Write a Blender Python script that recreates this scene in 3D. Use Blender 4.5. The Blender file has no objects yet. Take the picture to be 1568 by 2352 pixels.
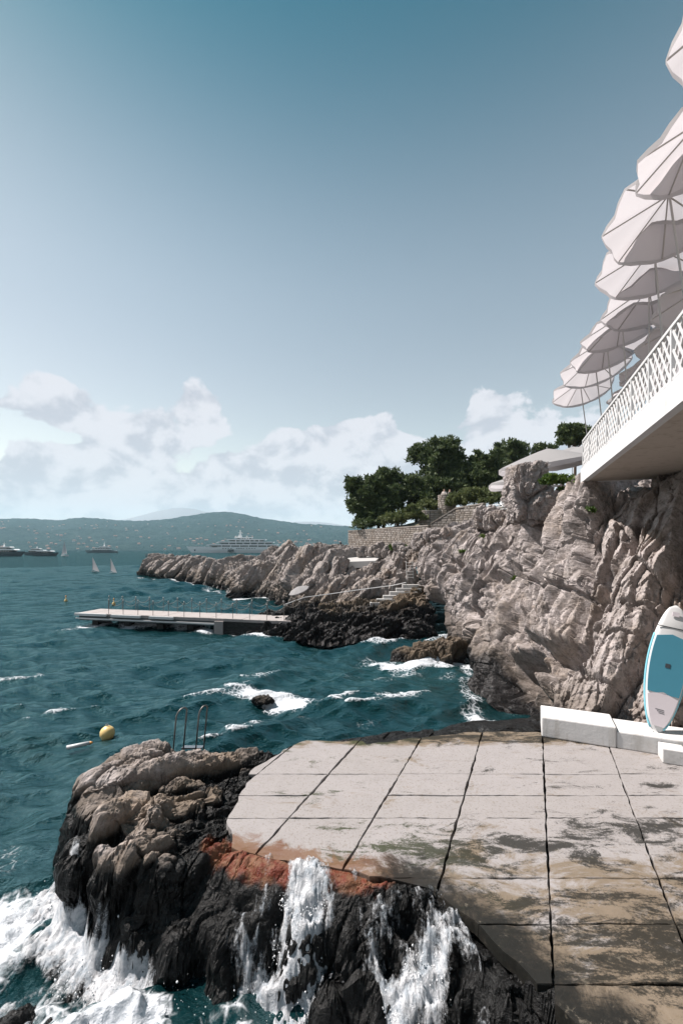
import bpy, math, random
import numpy as np
from mathutils import Vector, Matrix
from mathutils.bvhtree import BVHTree
R = math.radians
random.seed(7); RNG = np.random.default_rng(7)
scene = bpy.context.scene
COL = scene.collection

# ------------------------------------------------------------------ camera
CAMZ, HOR, FPX = 5.6, 1261.0, 980.0          # photo measured on a 1568 x 2352 grid
cd = bpy.data.cameras.new('camera'); cam = bpy.data.objects.new('camera', cd); COL.objects.link(cam)
cam.location = (0, 0, CAMZ); cam.rotation_euler = (R(90), 0, 0)
cd.sensor_fit = 'VERTICAL'; cd.sensor_height = 36; cd.lens = FPX/2352*36
cd.shift_y = (HOR-1176)/2352; cd.clip_start = 0.05; cd.clip_end = 40000
scene.camera = cam

# ------------------------------------------------------------------ sun, sky, exposure
SUN_AZ, SUN_EL = -74.0, 55.0                  # azimuth measured from +Y, negative = left
vs = scene.view_settings
vs.view_transform = 'Standard'; vs.look = 'None'; vs.gamma = 1.0; vs.exposure = 1.0; vs.use_curve_mapping = False
sdir = Vector((math.sin(R(SUN_AZ))*math.cos(R(SUN_EL)), math.cos(R(SUN_AZ))*math.cos(R(SUN_EL)), math.sin(R(SUN_EL))))
sl = bpy.data.lights.new('sun', 'SUN'); so = bpy.data.objects.new('sun', sl); COL.objects.link(so)
sl.energy = 5.0; sl.angle = R(0.5); sl.color = (1.0, 0.92, 0.87)
so.rotation_euler = sdir.to_track_quat('Z', 'Y').to_euler(); so.location = (-40, 10, 60)

class NT:
    """tiny node helper"""
    def __init__(s, tree): s.t = tree; s.n = tree.nodes; s.l = tree.links
    def new(s, typ, **kw):
        n = s.n.new(typ)
        for k, v in kw.items(): setattr(n, k, v)
        return n
    def put(s, sock, v):
        if isinstance(v, bpy.types.NodeSocket): s.l.new(v, sock)
        elif v is not None:
            try: sock.default_value = v
            except Exception: sock.default_value = (*v, 1) if len(v) == 3 else v
    def math(s, op, a, b=None, c=None, clamp=False):
        n = s.new('ShaderNodeMath', operation=op); n.use_clamp = clamp
        s.put(n.inputs[0], a)
        if b is not None: s.put(n.inputs[1], b)
        if c is not None: s.put(n.inputs[2], c)
        return n.outputs[0]
    def vmath(s, op, a, b=None):
        n = s.new('ShaderNodeVectorMath', operation=op); s.put(n.inputs[0], a)
        if b is not None: s.put(n.inputs[1], b)
        return n.outputs[0]
    def noise(s, vec, scale, detail=5, rough=.55, dist=0.0):
        n = s.new('ShaderNodeTexNoise'); s.put(n.inputs['Vector'], vec)
        n.inputs['Scale'].default_value = scale; n.inputs['Detail'].default_value = detail
        n.inputs['Roughness'].default_value = rough; n.inputs['Distortion'].default_value = dist
        return n.outputs[0]
    def voro(s, vec, scale, feature='F1', out='Distance'):
        n = s.new('ShaderNodeTexVoronoi', feature=feature); s.put(n.inputs['Vector'], vec); n.inputs['Scale'].default_value = scale
        return n.outputs[out]
    def ss(s, v, a, b, to=(0, 1)):
        n = s.new('ShaderNodeMapRange', interpolation_type='SMOOTHSTEP'); s.put(n.inputs[0], v)
        s.put(n.inputs[1], a); s.put(n.inputs[2], b); n.inputs[3].default_value = to[0]; n.inputs[4].default_value = to[1]
        return n.outputs[0]
    def mix(s, f, a, b, blend='MIX'):
        n = s.new('ShaderNodeMix', data_type='RGBA', blend_type=blend); s.put(n.inputs[0], f)
        for sk, v in ((n.inputs[6], a), (n.inputs[7], b)): s.put(sk, (*v, 1) if isinstance(v, tuple) and len(v) == 3 else v)
        return n.outputs[2]
    def mapping(s, vec, scale=(1, 1, 1), rot=(0, 0, 0)):
        n = s.new('ShaderNodeMapping'); s.put(n.inputs[0], vec); n.inputs['Scale'].default_value = scale; n.inputs['Rotation'].default_value = rot
        return n.outputs[0]
    def sep(s, vec):
        n = s.new('ShaderNodeSeparateXYZ'); s.put(n.inputs[0], vec); return n.outputs
    def bump(s, h, strength, dist, normal=None):
        n = s.new('ShaderNodeBump'); n.inputs['Strength'].default_value = strength; n.inputs['Distance'].default_value = dist
        s.put(n.inputs['Height'], h)
        if normal is not None: s.l.new(normal, n.inputs['Normal'])
        return n.outputs[0]

world = bpy.data.worlds.new('World'); scene.world = world; world.use_nodes = True
w = NT(world.node_tree); w.n.clear()
sky = w.new('ShaderNodeTexSky', sky_type='NISHITA'); sky.sun_disc = False
sky.sun_elevation = R(SUN_EL); sky.sun_rotation = R(SUN_AZ)
sky.altitude = 0; sky.air_density = 1.0; sky.dust_density = 0.35; sky.ozone_density = 3.0
tc = w.new('ShaderNodeTexCoord').outputs['Generated']
sx, sy, sz = w.sep(tc)
# a bank of cumulus all round the horizon
el = w.math('ARCSINE', sz)
# summer haze whitens the lower sky all round; the upper sky is deep teal
tint = w.mix(w.ss(el, .0, .16), (1.35, 1.35, 1.35), (2.4, 1.66, 1.10)); tint = w.mix(w.ss(el, .28, .62), tint, (2.1, 1.62, 1.08)); tint = w.mix(w.ss(el, .50, 1.0), tint, (.13, .70, .57))
skyc = w.mix(1.0, sky.outputs[0], tint, 'MULTIPLY')
mp_ = w.new('ShaderNodeMapping'); w.put(mp_.inputs[0], tc); mp_.inputs['Scale'].default_value = (1, 1, 1.45); mp_.inputs['Location'].default_value = (4.4, 4.4, .9); warp = mp_.outputs[0]
big = w.noise(warp, 4.2, 2, .5)
fine = w.noise(warp, 9.0, 9, .57, .25)
off = w.vmath('ADD', warp, (-0.020, 0.002, 0.045))
fine2 = w.noise(off, 9.0, 9, .57, .25)
top = w.math('MULTIPLY_ADD', w.math('SUBTRACT', big, .5), 0.75, 0.30)
rel = w.math('DIVIDE', el, top)
env = w.ss(rel, 1.12, 0.45, (0, .66))
dens = w.math('ADD', w.math('SUBTRACT', fine, .80), env)
cov = w.ss(dens, 0.0, 0.085)
cov = w.math('MULTIPLY', cov, w.ss(el, -.02, .10, (.35, 1)))
lit = w.ss(w.math('SUBTRACT', fine, fine2), -.13, .07)
ccol = w.mix(lit, (4.9, 5.0, 5.6), (7.0, 6.9, 7.3))
skyc = w.mix(w.math('MULTIPLY', cov, .92), skyc, ccol)
bg = w.new('ShaderNodeBackground'); w.put(bg.inputs[0], skyc); bg.inputs[1].default_value = 0.06
w.l.new(bg.outputs[0], w.new('ShaderNodeOutputWorld').inputs[0])
scene.cycles.use_denoising = True
scene.cycles.volume_bounces = 1; scene.cycles.max_bounces = 6; scene.cycles.caustics_reflective = False; scene.cycles.caustics_refractive = False
scene.cycles.sample_clamp_indirect = 6; scene.cycles.sample_clamp_direct = 1.6

# ------------------------------------------------------------------ pixel -> place
def W(px, py, Y): return np.array([(px-784)/FPX*Y, Y, CAMZ-(py-HOR)/FPX*Y])
def G(px, py, z=0.0):
    Y = (CAMZ-z)*FPX/(py-HOR); return np.array([(px-784)/FPX*Y, Y, z])

# ------------------------------------------------------------------ numpy noise
def h3(ix, iy, iz, seed):
    h = (ix.astype(np.int64)*374761393 + iy.astype(np.int64)*668265263 + iz.astype(np.int64)*1442695041 + seed*974711) & 0xffffffff
    h = ((h ^ (h >> 13))*1274126177) & 0xffffffff
    h = ((h ^ (h >> 15))*2246822519) & 0xffffffff
    return ((h ^ (h >> 16)) & 0xffffff)/float(0x1000000)
def vnoise(P, seed=0):
    i = np.floor(P).astype(np.int64); f = P-i; f = f*f*f*(f*(f*6-15)+10)
    r = 0
    for dx in (0, 1):
        for dy in (0, 1):
            for dz in (0, 1):
                wgt = (f[:, 0] if dx else 1-f[:, 0])*(f[:, 1] if dy else 1-f[:, 1])*(f[:, 2] if dz else 1-f[:, 2])
                r = r + wgt*h3(i[:, 0]+dx, i[:, 1]+dy, i[:, 2]+dz, seed)
    return r*2-1
def fbm(P, octv=4, seed=0, gain=.5):
    a, s, r = 1.0, 1.0, 0
    for k in range(octv):
        r = r + a*vnoise(P*s+17.3*k, seed+k); a *= gain; s *= 2.03
    return r
def worley(P, seed=0):
    i = np.floor(P).astype(np.int64); n = len(P)
    F1 = np.full(n, 9.0); F2 = np.full(n, 9.0); r = np.zeros((n, 4)); off = np.zeros((n, 3))
    for dx in (-1, 0, 1):
        for dy in (-1, 0, 1):
            for dz in (-1, 0, 1):
                c = i+np.array([dx, dy, dz])
                q = np.stack([h3(c[:, 0], c[:, 1], c[:, 2], seed+k) for k in range(3)], 1)+c
                v = P-q; d = np.sqrt((v*v).sum(1))
                m = d < F1
                F2 = np.where(m, F1, np.minimum(F2, d)); F1 = np.where(m, d, F1)
                if m.any():
                    cm = c[m]
                    r[m] = np.stack([h3(cm[:, 0], cm[:, 1], cm[:, 2], seed+10+k) for k in range(4)], 1); off[m] = v[m]
    return F1, F2, r, off
def unit(v): v = np.array(v, float); return v/np.linalg.norm(v)
BA = unit((.42, .30, .86)); BN = unit(np.cross(BA, unit((.45, -.85, .1)))); BB = np.cross(BN, BA)
BED = np.stack([BA, BB, BN], 1)
def rock_d(P, size, seed=0, levels=((1, .20), (.42, .10), (.17, .040)), fine=.055, groove=.20):
    Q = P @ BED
    Q = Q + .10*size*np.stack([vnoise(P/size*.6+31*k, seed+70+k) for k in range(3)], 1)
    out = np.zeros(len(P))
    for k, (s, a) in enumerate(levels):
        C = Q/(size*s*np.array([(3.4, 1.15, 2.2), (2.4, .95, 1.8), (1.5, .9, 1.2)][min(k, 2)]))
        F1, F2, r, off = worley(C, seed+100*k)
        out += a*size*((r[:, 0]-.5)*2.3 + ((off*(r[:, 1:4]-.5)).sum(1))*1.3)
        out -= a*size*(1.2 if k == 0 else .7)*np.exp(-((F2-F1)/(.085 if k == 0 else .04))**2)
    # dipping strata: each bed is a flat face ending in a sharp step, broken by cross joints
    for k, (per, am) in enumerate(((1.45, 1.0), (.5, .36), (.19, .15))):
        u = Q[:, 1]/(size*per)+.55*vnoise(P/(size*per*2.2)+9*k, seed+41+k)+.12*vnoise(P/(size*per*.6), seed+51+k)
        fl = np.floor(u); zz = np.zeros_like(fl); sg = np.floor(Q[:, 0]/(size*per*2.6)+7*h3(fl, zz, zz, seed+61)+.25*vnoise(P/(size*per), seed+63))
        hh = h3(fl, sg, zz, seed+65); fr = u-fl; fr = np.where(fr < .87, fr/.87, (1-fr)/.13)
        out += groove*size*am*((.35+.9*hh)*(fr-.5)+.40*(h3(fl, sg, zz+1, seed+66)-.5))
    out += fine*size*(fbm(P/(size*.34), 6, seed+7, .6)-.5*np.abs(fbm(P/(size*.2)+5, 4, seed+9, .6)))
    return out

# ------------------------------------------------------------------ mesh helpers
def mesh_np(name, V, F, mat=None, smooth=False, attrs=None):
    V = np.asarray(V, np.float32); F = np.asarray(F, np.int32); k = F.shape[1]
    me = bpy.data.meshes.new(name); me.vertices.add(len(V)); me.vertices.foreach_set('co', V.ravel())
    me.loops.add(F.size); me.loops.foreach_set('vertex_index', F.ravel())
    me.polygons.add(len(F)); me.polygons.foreach_set('loop_start', np.arange(0, F.size, k, dtype=np.int32))
    me.polygons.foreach_set('use_smooth', np.full(len(F), smooth, dtype=bool))
    me.update(calc_edges=True)
    for an, av in (attrs or {}).items():
        at = me.attributes.new(an, 'FLOAT', 'POINT'); at.data.foreach_set('value', np.asarray(av, np.float32))
    if mat: me.materials.append(mat)
    return me
def link(name, me, parent=None, loc=None, rot=None):
    o = bpy.data.objects.new(name, me); COL.objects.link(o)
    if parent is not None: o.parent = parent
    if loc is not None: o.location = [float(c) for c in loc]
    if rot is not None: o.rotation_euler = rot
    return o
def tag(o, label, cat, group=None):
    o['label'] = label; o['category'] = cat
    if group: o['group'] = group
    return o
def structure(o, label=None):
    o['kind'] = 'structure'
    if label: o['label'] = label
    return o
def thing(name, label, cat, loc=(0, 0, 0), rz=0, group=None):
    o = bpy.data.objects.new(name, None); COL.objects.link(o); o.location = [float(c) for c in loc]; o.rotation_euler = (0, 0, rz)
    o.empty_display_size = .2
    return tag(o, label, cat, group)
def grid_faces(nu, nv, wrap=False):
    i = np.arange(nu-1 if not wrap else nu)[:, None]; j = np.arange(nv-1)[None, :]
    a = i*nv+j; b = ((i+1) % nu)*nv+j
    return np.stack([a, b, b+1, a+1], -1).reshape(-1, 4)
class MB:
    """collects simple shapes, builds one mesh"""
    def __init__(s): s.v = []; s.f = []
    def add(s, V, F):
        o = len(s.v); s.v += [tuple(map(float, p)) for p in V]; s.f += [tuple(i+o for i in f) for f in F]; return s
    def box(s, c, d, ax=None):
        c = np.array(c, float); d = np.array(d, float)/2
        A = np.eye(3) if ax is None else np.array(ax, float)
        V = [c+A[0]*x*d[0]+A[1]*y*d[1]+A[2]*z*d[2] for x in (-1, 1) for y in (-1, 1) for z in (-1, 1)]
        return s.add(V, [(0, 1, 3, 2), (4, 6, 7, 5), (0, 4, 5, 1), (2, 3, 7, 6), (0, 2, 6, 4), (1, 5, 7, 3)])
    def bar(s, p, q, r, n=6, r2=None):
        p = np.array(p, float); q = np.array(q, float); r2 = r if r2 is None else r2
        d = unit(q-p); u = unit(np.cross(d, (0, 0, 1) if abs(d[2]) < .9 else (1, 0, 0))); v = np.cross(d, u)
        V = [c+(u*math.cos(2*math.pi*k/n)+v*math.sin(2*math.pi*k/n))*rr for c, rr in ((p, r), (q, r2)) for k in range(n)]
        F = [(k, (k+1) % n, n+(k+1) % n, n+k) for k in range(n)]+[tuple(range(n-1, -1, -1)), tuple(range(n, 2*n))]
        return s.add(V, F)
    def tube(s, pts, r, n=6):
        pts = [np.array(p, float) for p in pts]; m = len(pts); V = []; u = None
        for i in range(m):
            d = unit(pts[min(i+1, m-1)]-pts[max(i-1, 0)])
            u = np.cross(d, (0, 0, 1) if abs(d[2]) < .9 else (1, 0, 0)) if u is None else u-d*(u@d)
            u = unit(u); v = np.cross(d, u)
            V += [pts[i]+(u*math.cos(2*math.pi*k/n)+v*math.sin(2*math.pi*k/n))*r for k in range(n)]
        F = [(j*n+k, j*n+(k+1) % n, (j+1)*n+(k+1) % n, (j+1)*n+k) for j in range(m-1) for k in range(n)]+[tuple(range(n-1, -1, -1)), tuple(range((m-1)*n, m*n))]
        return s.add(V, F)
    def prism(s, poly, lo, hi):
        """poly in xz, extruded along y lo..hi"""
        n = len(poly); V = [(x, lo, z) for x, z in poly]+[(x, hi, z) for x, z in poly]
        return s.add(V, [tuple(range(n)), tuple(range(2*n-1, n-1, -1))]+[(k, n+k, n+(k+1) % n, (k+1) % n) for k in range(n)])
    def slab(s, poly, lo, hi):
        n = len(poly); V = [(x, y, lo) for x, y in poly]+[(x, y, hi) for x, y in poly]
        return s.add(V, [tuple(range(n-1, -1, -1)), tuple(range(n, 2*n))]+[(k, (k+1) % n, n+(k+1) % n, n+k) for k in range(n)])
    def lathe(s, prof, n=16, c=(0, 0, 0)):
        V = [(c[0]+r*math.cos(2*math.pi*k/n), c[1]+r*math.sin(2*math.pi*k/n), c[2]+z) for r, z in prof for k in range(n)]
        F = [(j*n+k, j*n+(k+1) % n, (j+1)*n+(k+1) % n, (j+1)*n+k) for j in range(len(prof)-1) for k in range(n)]
        F += [tuple(range(n-1, -1, -1)), tuple(range((len(prof)-1)*n, len(prof)*n))]
        return s.add(V, F)
    def mesh(s, name, mat, smooth=False):
        me = bpy.data.meshes.new(name); me.from_pydata(s.v, [], s.f); me.update()
        if mat: me.materials.append(mat)
        if smooth: me.polygons.foreach_set('use_smooth', [True]*len(me.polygons))
        return me
    def build(s, name, mat, parent=None, smooth=False, loc=None, rot=None): return link(name, s.mesh(name, mat, smooth), parent, loc, rot)

# ------------------------------------------------------------------ materials
def newmat(name):
    m = bpy.data.materials.new(name); m.use_nodes = True; t = NT(m.node_tree); t.n.clear()
    out = t.new('ShaderNodeOutputMaterial'); b = t.new('ShaderNodeBsdfPrincipled'); t.l.new(b.outputs[0], out.inputs[0])
    return m, t, b, out
def plain(name, col, rough=.5, var=.12, scale=6, metal=0.0, bump=.15):
    m, t, b, out = newmat(name)
    P = t.new('ShaderNodeTexCoord').outputs['Object']
    n = t.noise(P, scale, 6, .6); k_ = .82 if max(col) > .6 else .72
    col = tuple(c*k_ for c in col)
    t.put(b.inputs['Base Color'], t.mix(n, tuple(c*(1-var) for c in col), tuple(min(1, c*(1+var)) for c in col)))
    b.inputs['Roughness'].default_value = rough; b.inputs['Metallic'].default_value = metal
    if bump: t.put(b.inputs['Normal'], t.bump(n, bump, .01))
    return m
def rock_mat(name, wet=1.0, spread=.9, dryx=None, washy=False, light=(.385, .345, .335), mid=(.235, .205, .19), dark=(.010, .009, .009), ochre=.35, tint=(.235, .165, .10)):
    m, t, b, out = newmat(name)
    P = t.new('ShaderNodeNewGeometry').outputs['Position']
    n1 = t.noise(P, .35, 6, .6, .4); n2 = t.noise(P, 2.2, 8, .62); n3 = t.noise(P, 14, 6, .65)
    bed = t.mapping(P, (1.4, 1.4, 5.5), (0, R(55), R(35)))
    n4 = t.noise(bed, 1.1, 5, .6)
    c = t.mix(t.ss(n2, .34, .66), mid, light)
    c = t.mix(t.math('MULTIPLY', t.ss(n1, .48, .68), ochre), c, tint)
    c = t.mix(t.math('MULTIPLY', t.ss(n4, .55, .75), .5), c, tuple(x*.55 for x in mid))
    c = t.mix(t.ss(n3, .33, .46, (.6, 0)), c, tuple(x*.30 for x in mid)); c = t.mix(t.ss(t.noise(P, 5, 9, .75), .40, .52, (.55, 0)), c, tuple(x*.45 for x in mid))
    z = t.sep(P)[2]
    lev = t.math('ADD', z, t.math('MULTIPLY', t.math('SUBTRACT', t.noise(P, .9, 6, .65), .5), -spread*2.2))
    if dryx is not None: lev = t.math('ADD', lev, t.math('MULTIPLY', t.math('MAXIMUM', t.math('SUBTRACT', t.sep(P)[0], dryx), 0.0), 1.0))   # spray and the painted overhang shade stay on the seaward side
    if washy: lev = t.math('SUBTRACT', lev, t.ss(t.sep(P)[1], 5.7, 5.1, (0, .6)))                                                        # waves wash over this corner
    f1 = t.ss(lev, wet+spread*.55, wet-spread*.25)
    brown = t.mix(n2, (.065, .048, .032), (.13, .098, .068))
    c = t.mix(t.math('MULTIPLY', t.ss(lev, wet+spread*1.7, wet+.1), .62), c, brown)
    c = t.mix(f1, c, t.mix(t.ss(n3, .45, .62), dark, tuple(x*2.5 for x in dark)))
    t.put(b.inputs['Base Color'], c)
    t.put(b.inputs['Roughness'], t.math('MULTIPLY_ADD', f1, -.55, .88))
    t.put(b.inputs['Specular IOR Level'], t.math('MULTIPLY_ADD', f1, -.12, .3))
    h = t.math('ADD', t.math('MULTIPLY', n2, .7), t.math('ADD', t.math('MULTIPLY', n3, .30), t.math('MULTIPLY', n4, .5)))
    t.put(b.inputs['Normal'], t.bump(t.noise(P, 38, 4, .7), .35, .03, t.bump(h, .9, .10)))
    return m
M = {}
M['cliff'] = rock_mat('limestone', 2.0, 1.4, dryx=5.0)  # dark lower band: wet rock plus overhang shade put into the colour
M['shore'] = rock_mat('shore_limestone', 1.22, .20, washy=True, dark=(.006, .006, .006), ochre=.6)
M['low'] = rock_mat('dark_tidal_rock', 1.55, .9, light=(.19, .15, .115), mid=(.09, .07, .052), ochre=.5)
M['far'] = rock_mat('pale_limestone', 0.6, 1.2, light=(.325, .29, .275))
M['searock'] = rock_mat('wet_sea_rock', .25, .7, light=(.145, .11, .08), mid=(.062, .048, .036))
M['white'] = plain('white_paint', (.66, .66, .66), .45, .04)
M['offwhite'] = plain('weathered_white', (.52, .505, .49), .7, .1, 3)
M['yachtwhite'] = plain('yacht_gelcoat', (.95, .95, .95), .3, .02, .3)
M['steel'] = plain('brushed_steel', (.55, .56, .57), .28, .1, 20, 1.0, 0)
M['dullsteel'] = plain('tarnished_steel', (.22, .20, .19), .45, .2, 20, .8, 0)
M['darkmetal'] = plain('dark_metal', (.05, .055, .06), .45, .15)
M['glass'] = plain('dark_window_glass', (.012, .02, .026), .08, .1, 2, 0, 0)
M['yellow'] = plain('yellow_plastic', (.78, .55, .22), .4, .1)
M['orange'] = plain('orange_plastic', (.75, .30, .05), .4, .1)
M['rope'] = plain('pale_rope', (.62, .60, .56), .9, .15, 30)
M['dullrope'] = plain('weathered_rope', (.30, .27, .24), .9, .15, 30)
M['hullgrey'] = plain('dark_hull_paint', (.045, .055, .065), .3, .1)
M['wood'] = plain('wood_planks', (.30, .22, .15), .7, .25, 8)
M['bark'] = plain('bark', (.10, .07, .05), .9, .35, 12)
M['deck'] = plain('jetty_deck', (.40, .36, .345), .85, .15, 2.5)

def masonry_mat(name, col, dirt=.6):
    m, t, b, out = newmat(name)
    P = t.new('ShaderNodeNewGeometry').outputs['Position']
    st = t.noise(t.mapping(P, (5, 5, .45)), 1.0, 8, .65); bl = t.noise(P, 1.3, 8, .65); fn = t.noise(P, 18, 6, .7)
    c = t.mix(t.math('MULTIPLY', t.ss(st, .50, .72), dirt), col, tuple(x*.62 for x in (col[0], col[1]*.95, col[2]*.86)))
    c = t.mix(t.math('MULTIPLY', t.ss(bl, .52, .70), dirt*.8), c, tuple(x*.72 for x in (col[0], col[1]*.96, col[2]*.88)))
    c = t.mix(t.ss(fn, .62, .70, (0, dirt*.7)), c, tuple(x*.4 for x in col))
    t.put(b.inputs['Base Color'], c); b.inputs['Roughness'].default_value = .75
    t.put(b.inputs['Normal'], t.bump(t.math('ADD', bl, t.math('MULTIPLY', fn, .3)), .5, .03)); return m
M['masonry'] = masonry_mat('painted_masonry', (.55, .545, .54), .6)
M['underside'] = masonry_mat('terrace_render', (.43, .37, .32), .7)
M['fasciapaint'] = masonry_mat('fascia_paint', (.57, .57, .575), .35)
def concrete_mat():
    m, t, b, out = newmat('stained_concrete')
    P = t.new('ShaderNodeNewGeometry').outputs['Position']; x, y, z = t.sep(P)
    n1 = t.noise(P, .8, 10, .68, .4); n2 = t.noise(P, 3.0, 9, .68); n3 = t.noise(P, 26, 6, .7)
    oi = t.new('ShaderNodeObjectInfo').outputs['Random']
    c = t.mix(n2, (.205, .192, .19), (.295, .278, .276)); c = t.mix(t.math('MULTIPLY', oi, .35), c, (.22, .205, .195))
    c = t.mix(t.ss(n3, .36, .46, (.6, 0)), c, (.14, .118, .094))
    # algae grows where waves wash over: front half of the platform and the sea edge
    wash = t.math('ADD', y, t.math('MULTIPLY', x, -.10))
    f = t.math('ADD', t.ss(wash, 7.0, 4.2, (0, 1.0)), t.math('MULTIPLY', t.ss(y, 9.3, 9.9), 1.0))
    st = t.noise(t.mapping(P, (.8, 1.5, 1)), 1.1, 12, .74, .6)
    brown = t.ss(t.math('ADD', st, t.math('MULTIPLY', f, .23)), .56, .70)
    c = t.mix(t.math('MULTIPLY', brown, .80), c, t.mix(n2, (.08, .056, .03), (.18, .134, .083)))
    band = t.math('SUBTRACT', 1.0, t.ss(t.math('ABSOLUTE', t.math('SUBTRACT', wash, 6.2)), .05, .75))
    dk = t.ss(t.math('ADD', t.math('ADD', t.noise(t.mapping(P, (.6, 1.7, 1)), 1.9, 13, .76, .5), t.math('MULTIPLY', t.math('SUBTRACT', t.noise(P, 42, 5, .75), .5), .22)), t.math('ADD', t.math('MULTIPLY', f, .135), t.math('MULTIPLY', band, .09))),   .57, .67)
    green = t.mix(t.ss(x, 2.6, .2), (.012, .012, .010), (.026, .033, .012))
    c = t.mix(t.math('MULTIPLY', dk, .90), c, green)
    def near(a, b):
        ab = (b[0]-a[0], b[1]-a[1]); l2 = ab[0]**2+ab[1]**2; px_ = t.math('SUBTRACT', x, a[0]); py_ = t.math('SUBTRACT', y, a[1])
        tt = t.math('DIVIDE', t.math('ADD', t.math('MULTIPLY', px_, ab[0]), t.math('MULTIPLY', py_, ab[1])), l2, clamp=True)
        dx = t.math('SUBTRACT', px_, t.math('MULTIPLY', tt, ab[0])); dy = t.math('SUBTRACT', py_, t.math('MULTIPLY', tt, ab[1]))
        return t.math('SQRT', t.math('ADD', t.math('MULTIPLY', dx, dx), t.math('MULTIPLY', dy, dy)))
    wob = t.math('MULTIPLY', t.math('SUBTRACT', t.noise(P, 1.8, 12, .75, .5), .5), 2.0)
    e1 = t.math('ADD', near((-1.5, 6.25), (.6, 5.68)), wob); e2 = t.math('ADD', near((.95, 5.45), (2.25, 3.7)), wob)
    c = t.mix(t.math('MULTIPLY', t.ss(e1, .42, .12), .85), c, t.mix(n2, (.105, .034, .02), (.16, .105, .058)))
    c = t.mix(t.math('MULTIPLY', t.ss(e2, .85, .30), .95), c, (.010, .010, .009))
    sp = t.ss(t.noise(P, 8, 9, .75), .58, .68); c = t.mix(t.math('MULTIPLY', sp, .55), c, (.16, .14, .11))
    t.put(b.inputs['Base Color'], c)
    b.inputs['Specular IOR Level'].default_value = .18
    t.put(b.inputs['Roughness'], t.math('SUBTRACT', .88, t.math('MULTIPLY', t.ss(wash, 6.6, 4.6), .25)))
    t.put(b.inputs['Normal'], t.bump(t.math('ADD', t.math('MULTIPLY', n2, .6), t.math('MULTIPLY', n3, .3)), .6, .03))
    return m
M['concrete'] = concrete_mat()
def lip_mat():
    m, t, b, out = newmat('red_algae_rock')
    P = t.new('ShaderNodeNewGeometry').outputs['Position']
    n = t.noise(P, 3, 7, .65); n3 = t.noise(P, 20, 5, .6)
    c = t.mix(t.ss(n, .40, .62), (.34, .075, .035), (.44, .25, .12)); c = t.mix(t.ss(n3, .35, .5, (.5, 0)), c, (.10, .03, .02))
    t.put(b.inputs['Base Color'], c); b.inputs['Roughness'].default_value = .6
    t.put(b.inputs['Normal'], t.bump(n3, .7, .04)); return m
def fabric_mat():
    m, t, b, out = newmat('white_parasol_canvas')
    P = t.new('ShaderNodeTexCoord').outputs['Object']; n = t.noise(P, 2.5, 5, .6)
    c = t.mix(n, (.52, .51, .515), (.58, .57, .57)); t.put(b.inputs['Base Color'], c); b.inputs['Roughness'].default_value = .85
    tr = t.new('ShaderNodeBsdfTranslucent'); t.put(tr.inputs[0], (.43, .41, .425, 1))
    mx = t.new('ShaderNodeMixShader'); mx.inputs[0].default_value = .62
    t.l.new(b.outputs[0], mx.inputs[1]); t.l.new(tr.outputs[0], mx.inputs[2]); t.l.new(mx.outputs[0], out.inputs[0])
    return m
M['fabric'] = fabric_mat()
def leaf_mat(name, a, b_, trans=.25):
    m, t, b, out = newmat(name)
    P = t.new('ShaderNodeNewGeometry').outputs['Position']; n = t.noise(P, 1.3, 4, .6); n2 = t.noise(P, 9, 3, .6)
    c = t.mix(t.ss(t.math('ADD', t.math('MULTIPLY', n, .6), t.math('MULTIPLY', n2, .4)), .36, .62), a, b_)
    t.put(b.inputs['Base Color'], c); b.inputs['Roughness'].default_value = .6; b.inputs['Specular IOR Level'].default_value = .25
    tr = t.new('ShaderNodeBsdfTranslucent'); t.l.new(c, tr.inputs[0])
    mx = t.new('ShaderNodeMixShader'); mx.inputs[0].default_value = trans
    t.l.new(b.outputs[0], mx.inputs[1]); t.l.new(tr.outputs[0], mx.inputs[2]); t.l.new(mx.outputs[0], out.inputs[0]); return m
M['leaf'] = leaf_mat('dark_evergreen_leaves', (.030, .050, .022), (.095, .125, .048))
M['shrub'] = leaf_mat('olive_shrub_leaves', (.055, .075, .026), (.13, .15, .06))
M['hedge'] = leaf_mat('bright_hedge_leaves', (.04, .08, .015), (.10, .15, .03))
def earth_mat():
    m, t, b, out = newmat('dry_earth_and_scrub')
    P = t.new('ShaderNodeNewGeometry').outputs['Position']; n = t.noise(P, .8, 7, .65)
    t.put(b.inputs['Base Color'], t.mix(t.ss(n, .4, .6), (.036, .045, .02), (.14, .115, .08))); b.inputs['Roughness'].default_value = .95
    t.put(b.inputs['Normal'], t.bump(n, 1, .2)); return m
M['earth'] = earth_mat()
def stone_mat(name, a, b_):
    m, t, b, out = newmat(name)
    P = t.new('ShaderNodeNewGeometry').outputs['Position']
    oi = t.new('ShaderNodeObjectInfo').outputs['Random']
    n = t.noise(P, 5, 6, .6)
    c = t.mix(t.math('ADD', t.math('MULTIPLY', oi, .6), t.math('MULTIPLY', n, .4)), a, b_)
    t.put(b.inputs['Base Color'], c); b.inputs['Roughness'].default_value = .9; t.put(b.inputs['Normal'], t.bump(n, .6, .04)); return m
M['stone'] = stone_mat('wall_stone', (.19, .155, .125), (.33, .30, .275))
M['mortar'] = plain('mortar', (.22, .19, .17), .95, .15, 4)
M['teal'] = plain('teal_foam_pad', (.055, .26, .36), .75, .05, 4)
M['pink'] = plain('pale_grey_pad', (.62, .57, .60), .75, .05, 4)
M['cyan'] = plain('cyan_rail', (.20, .52, .62), .35, .05, 4)

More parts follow.
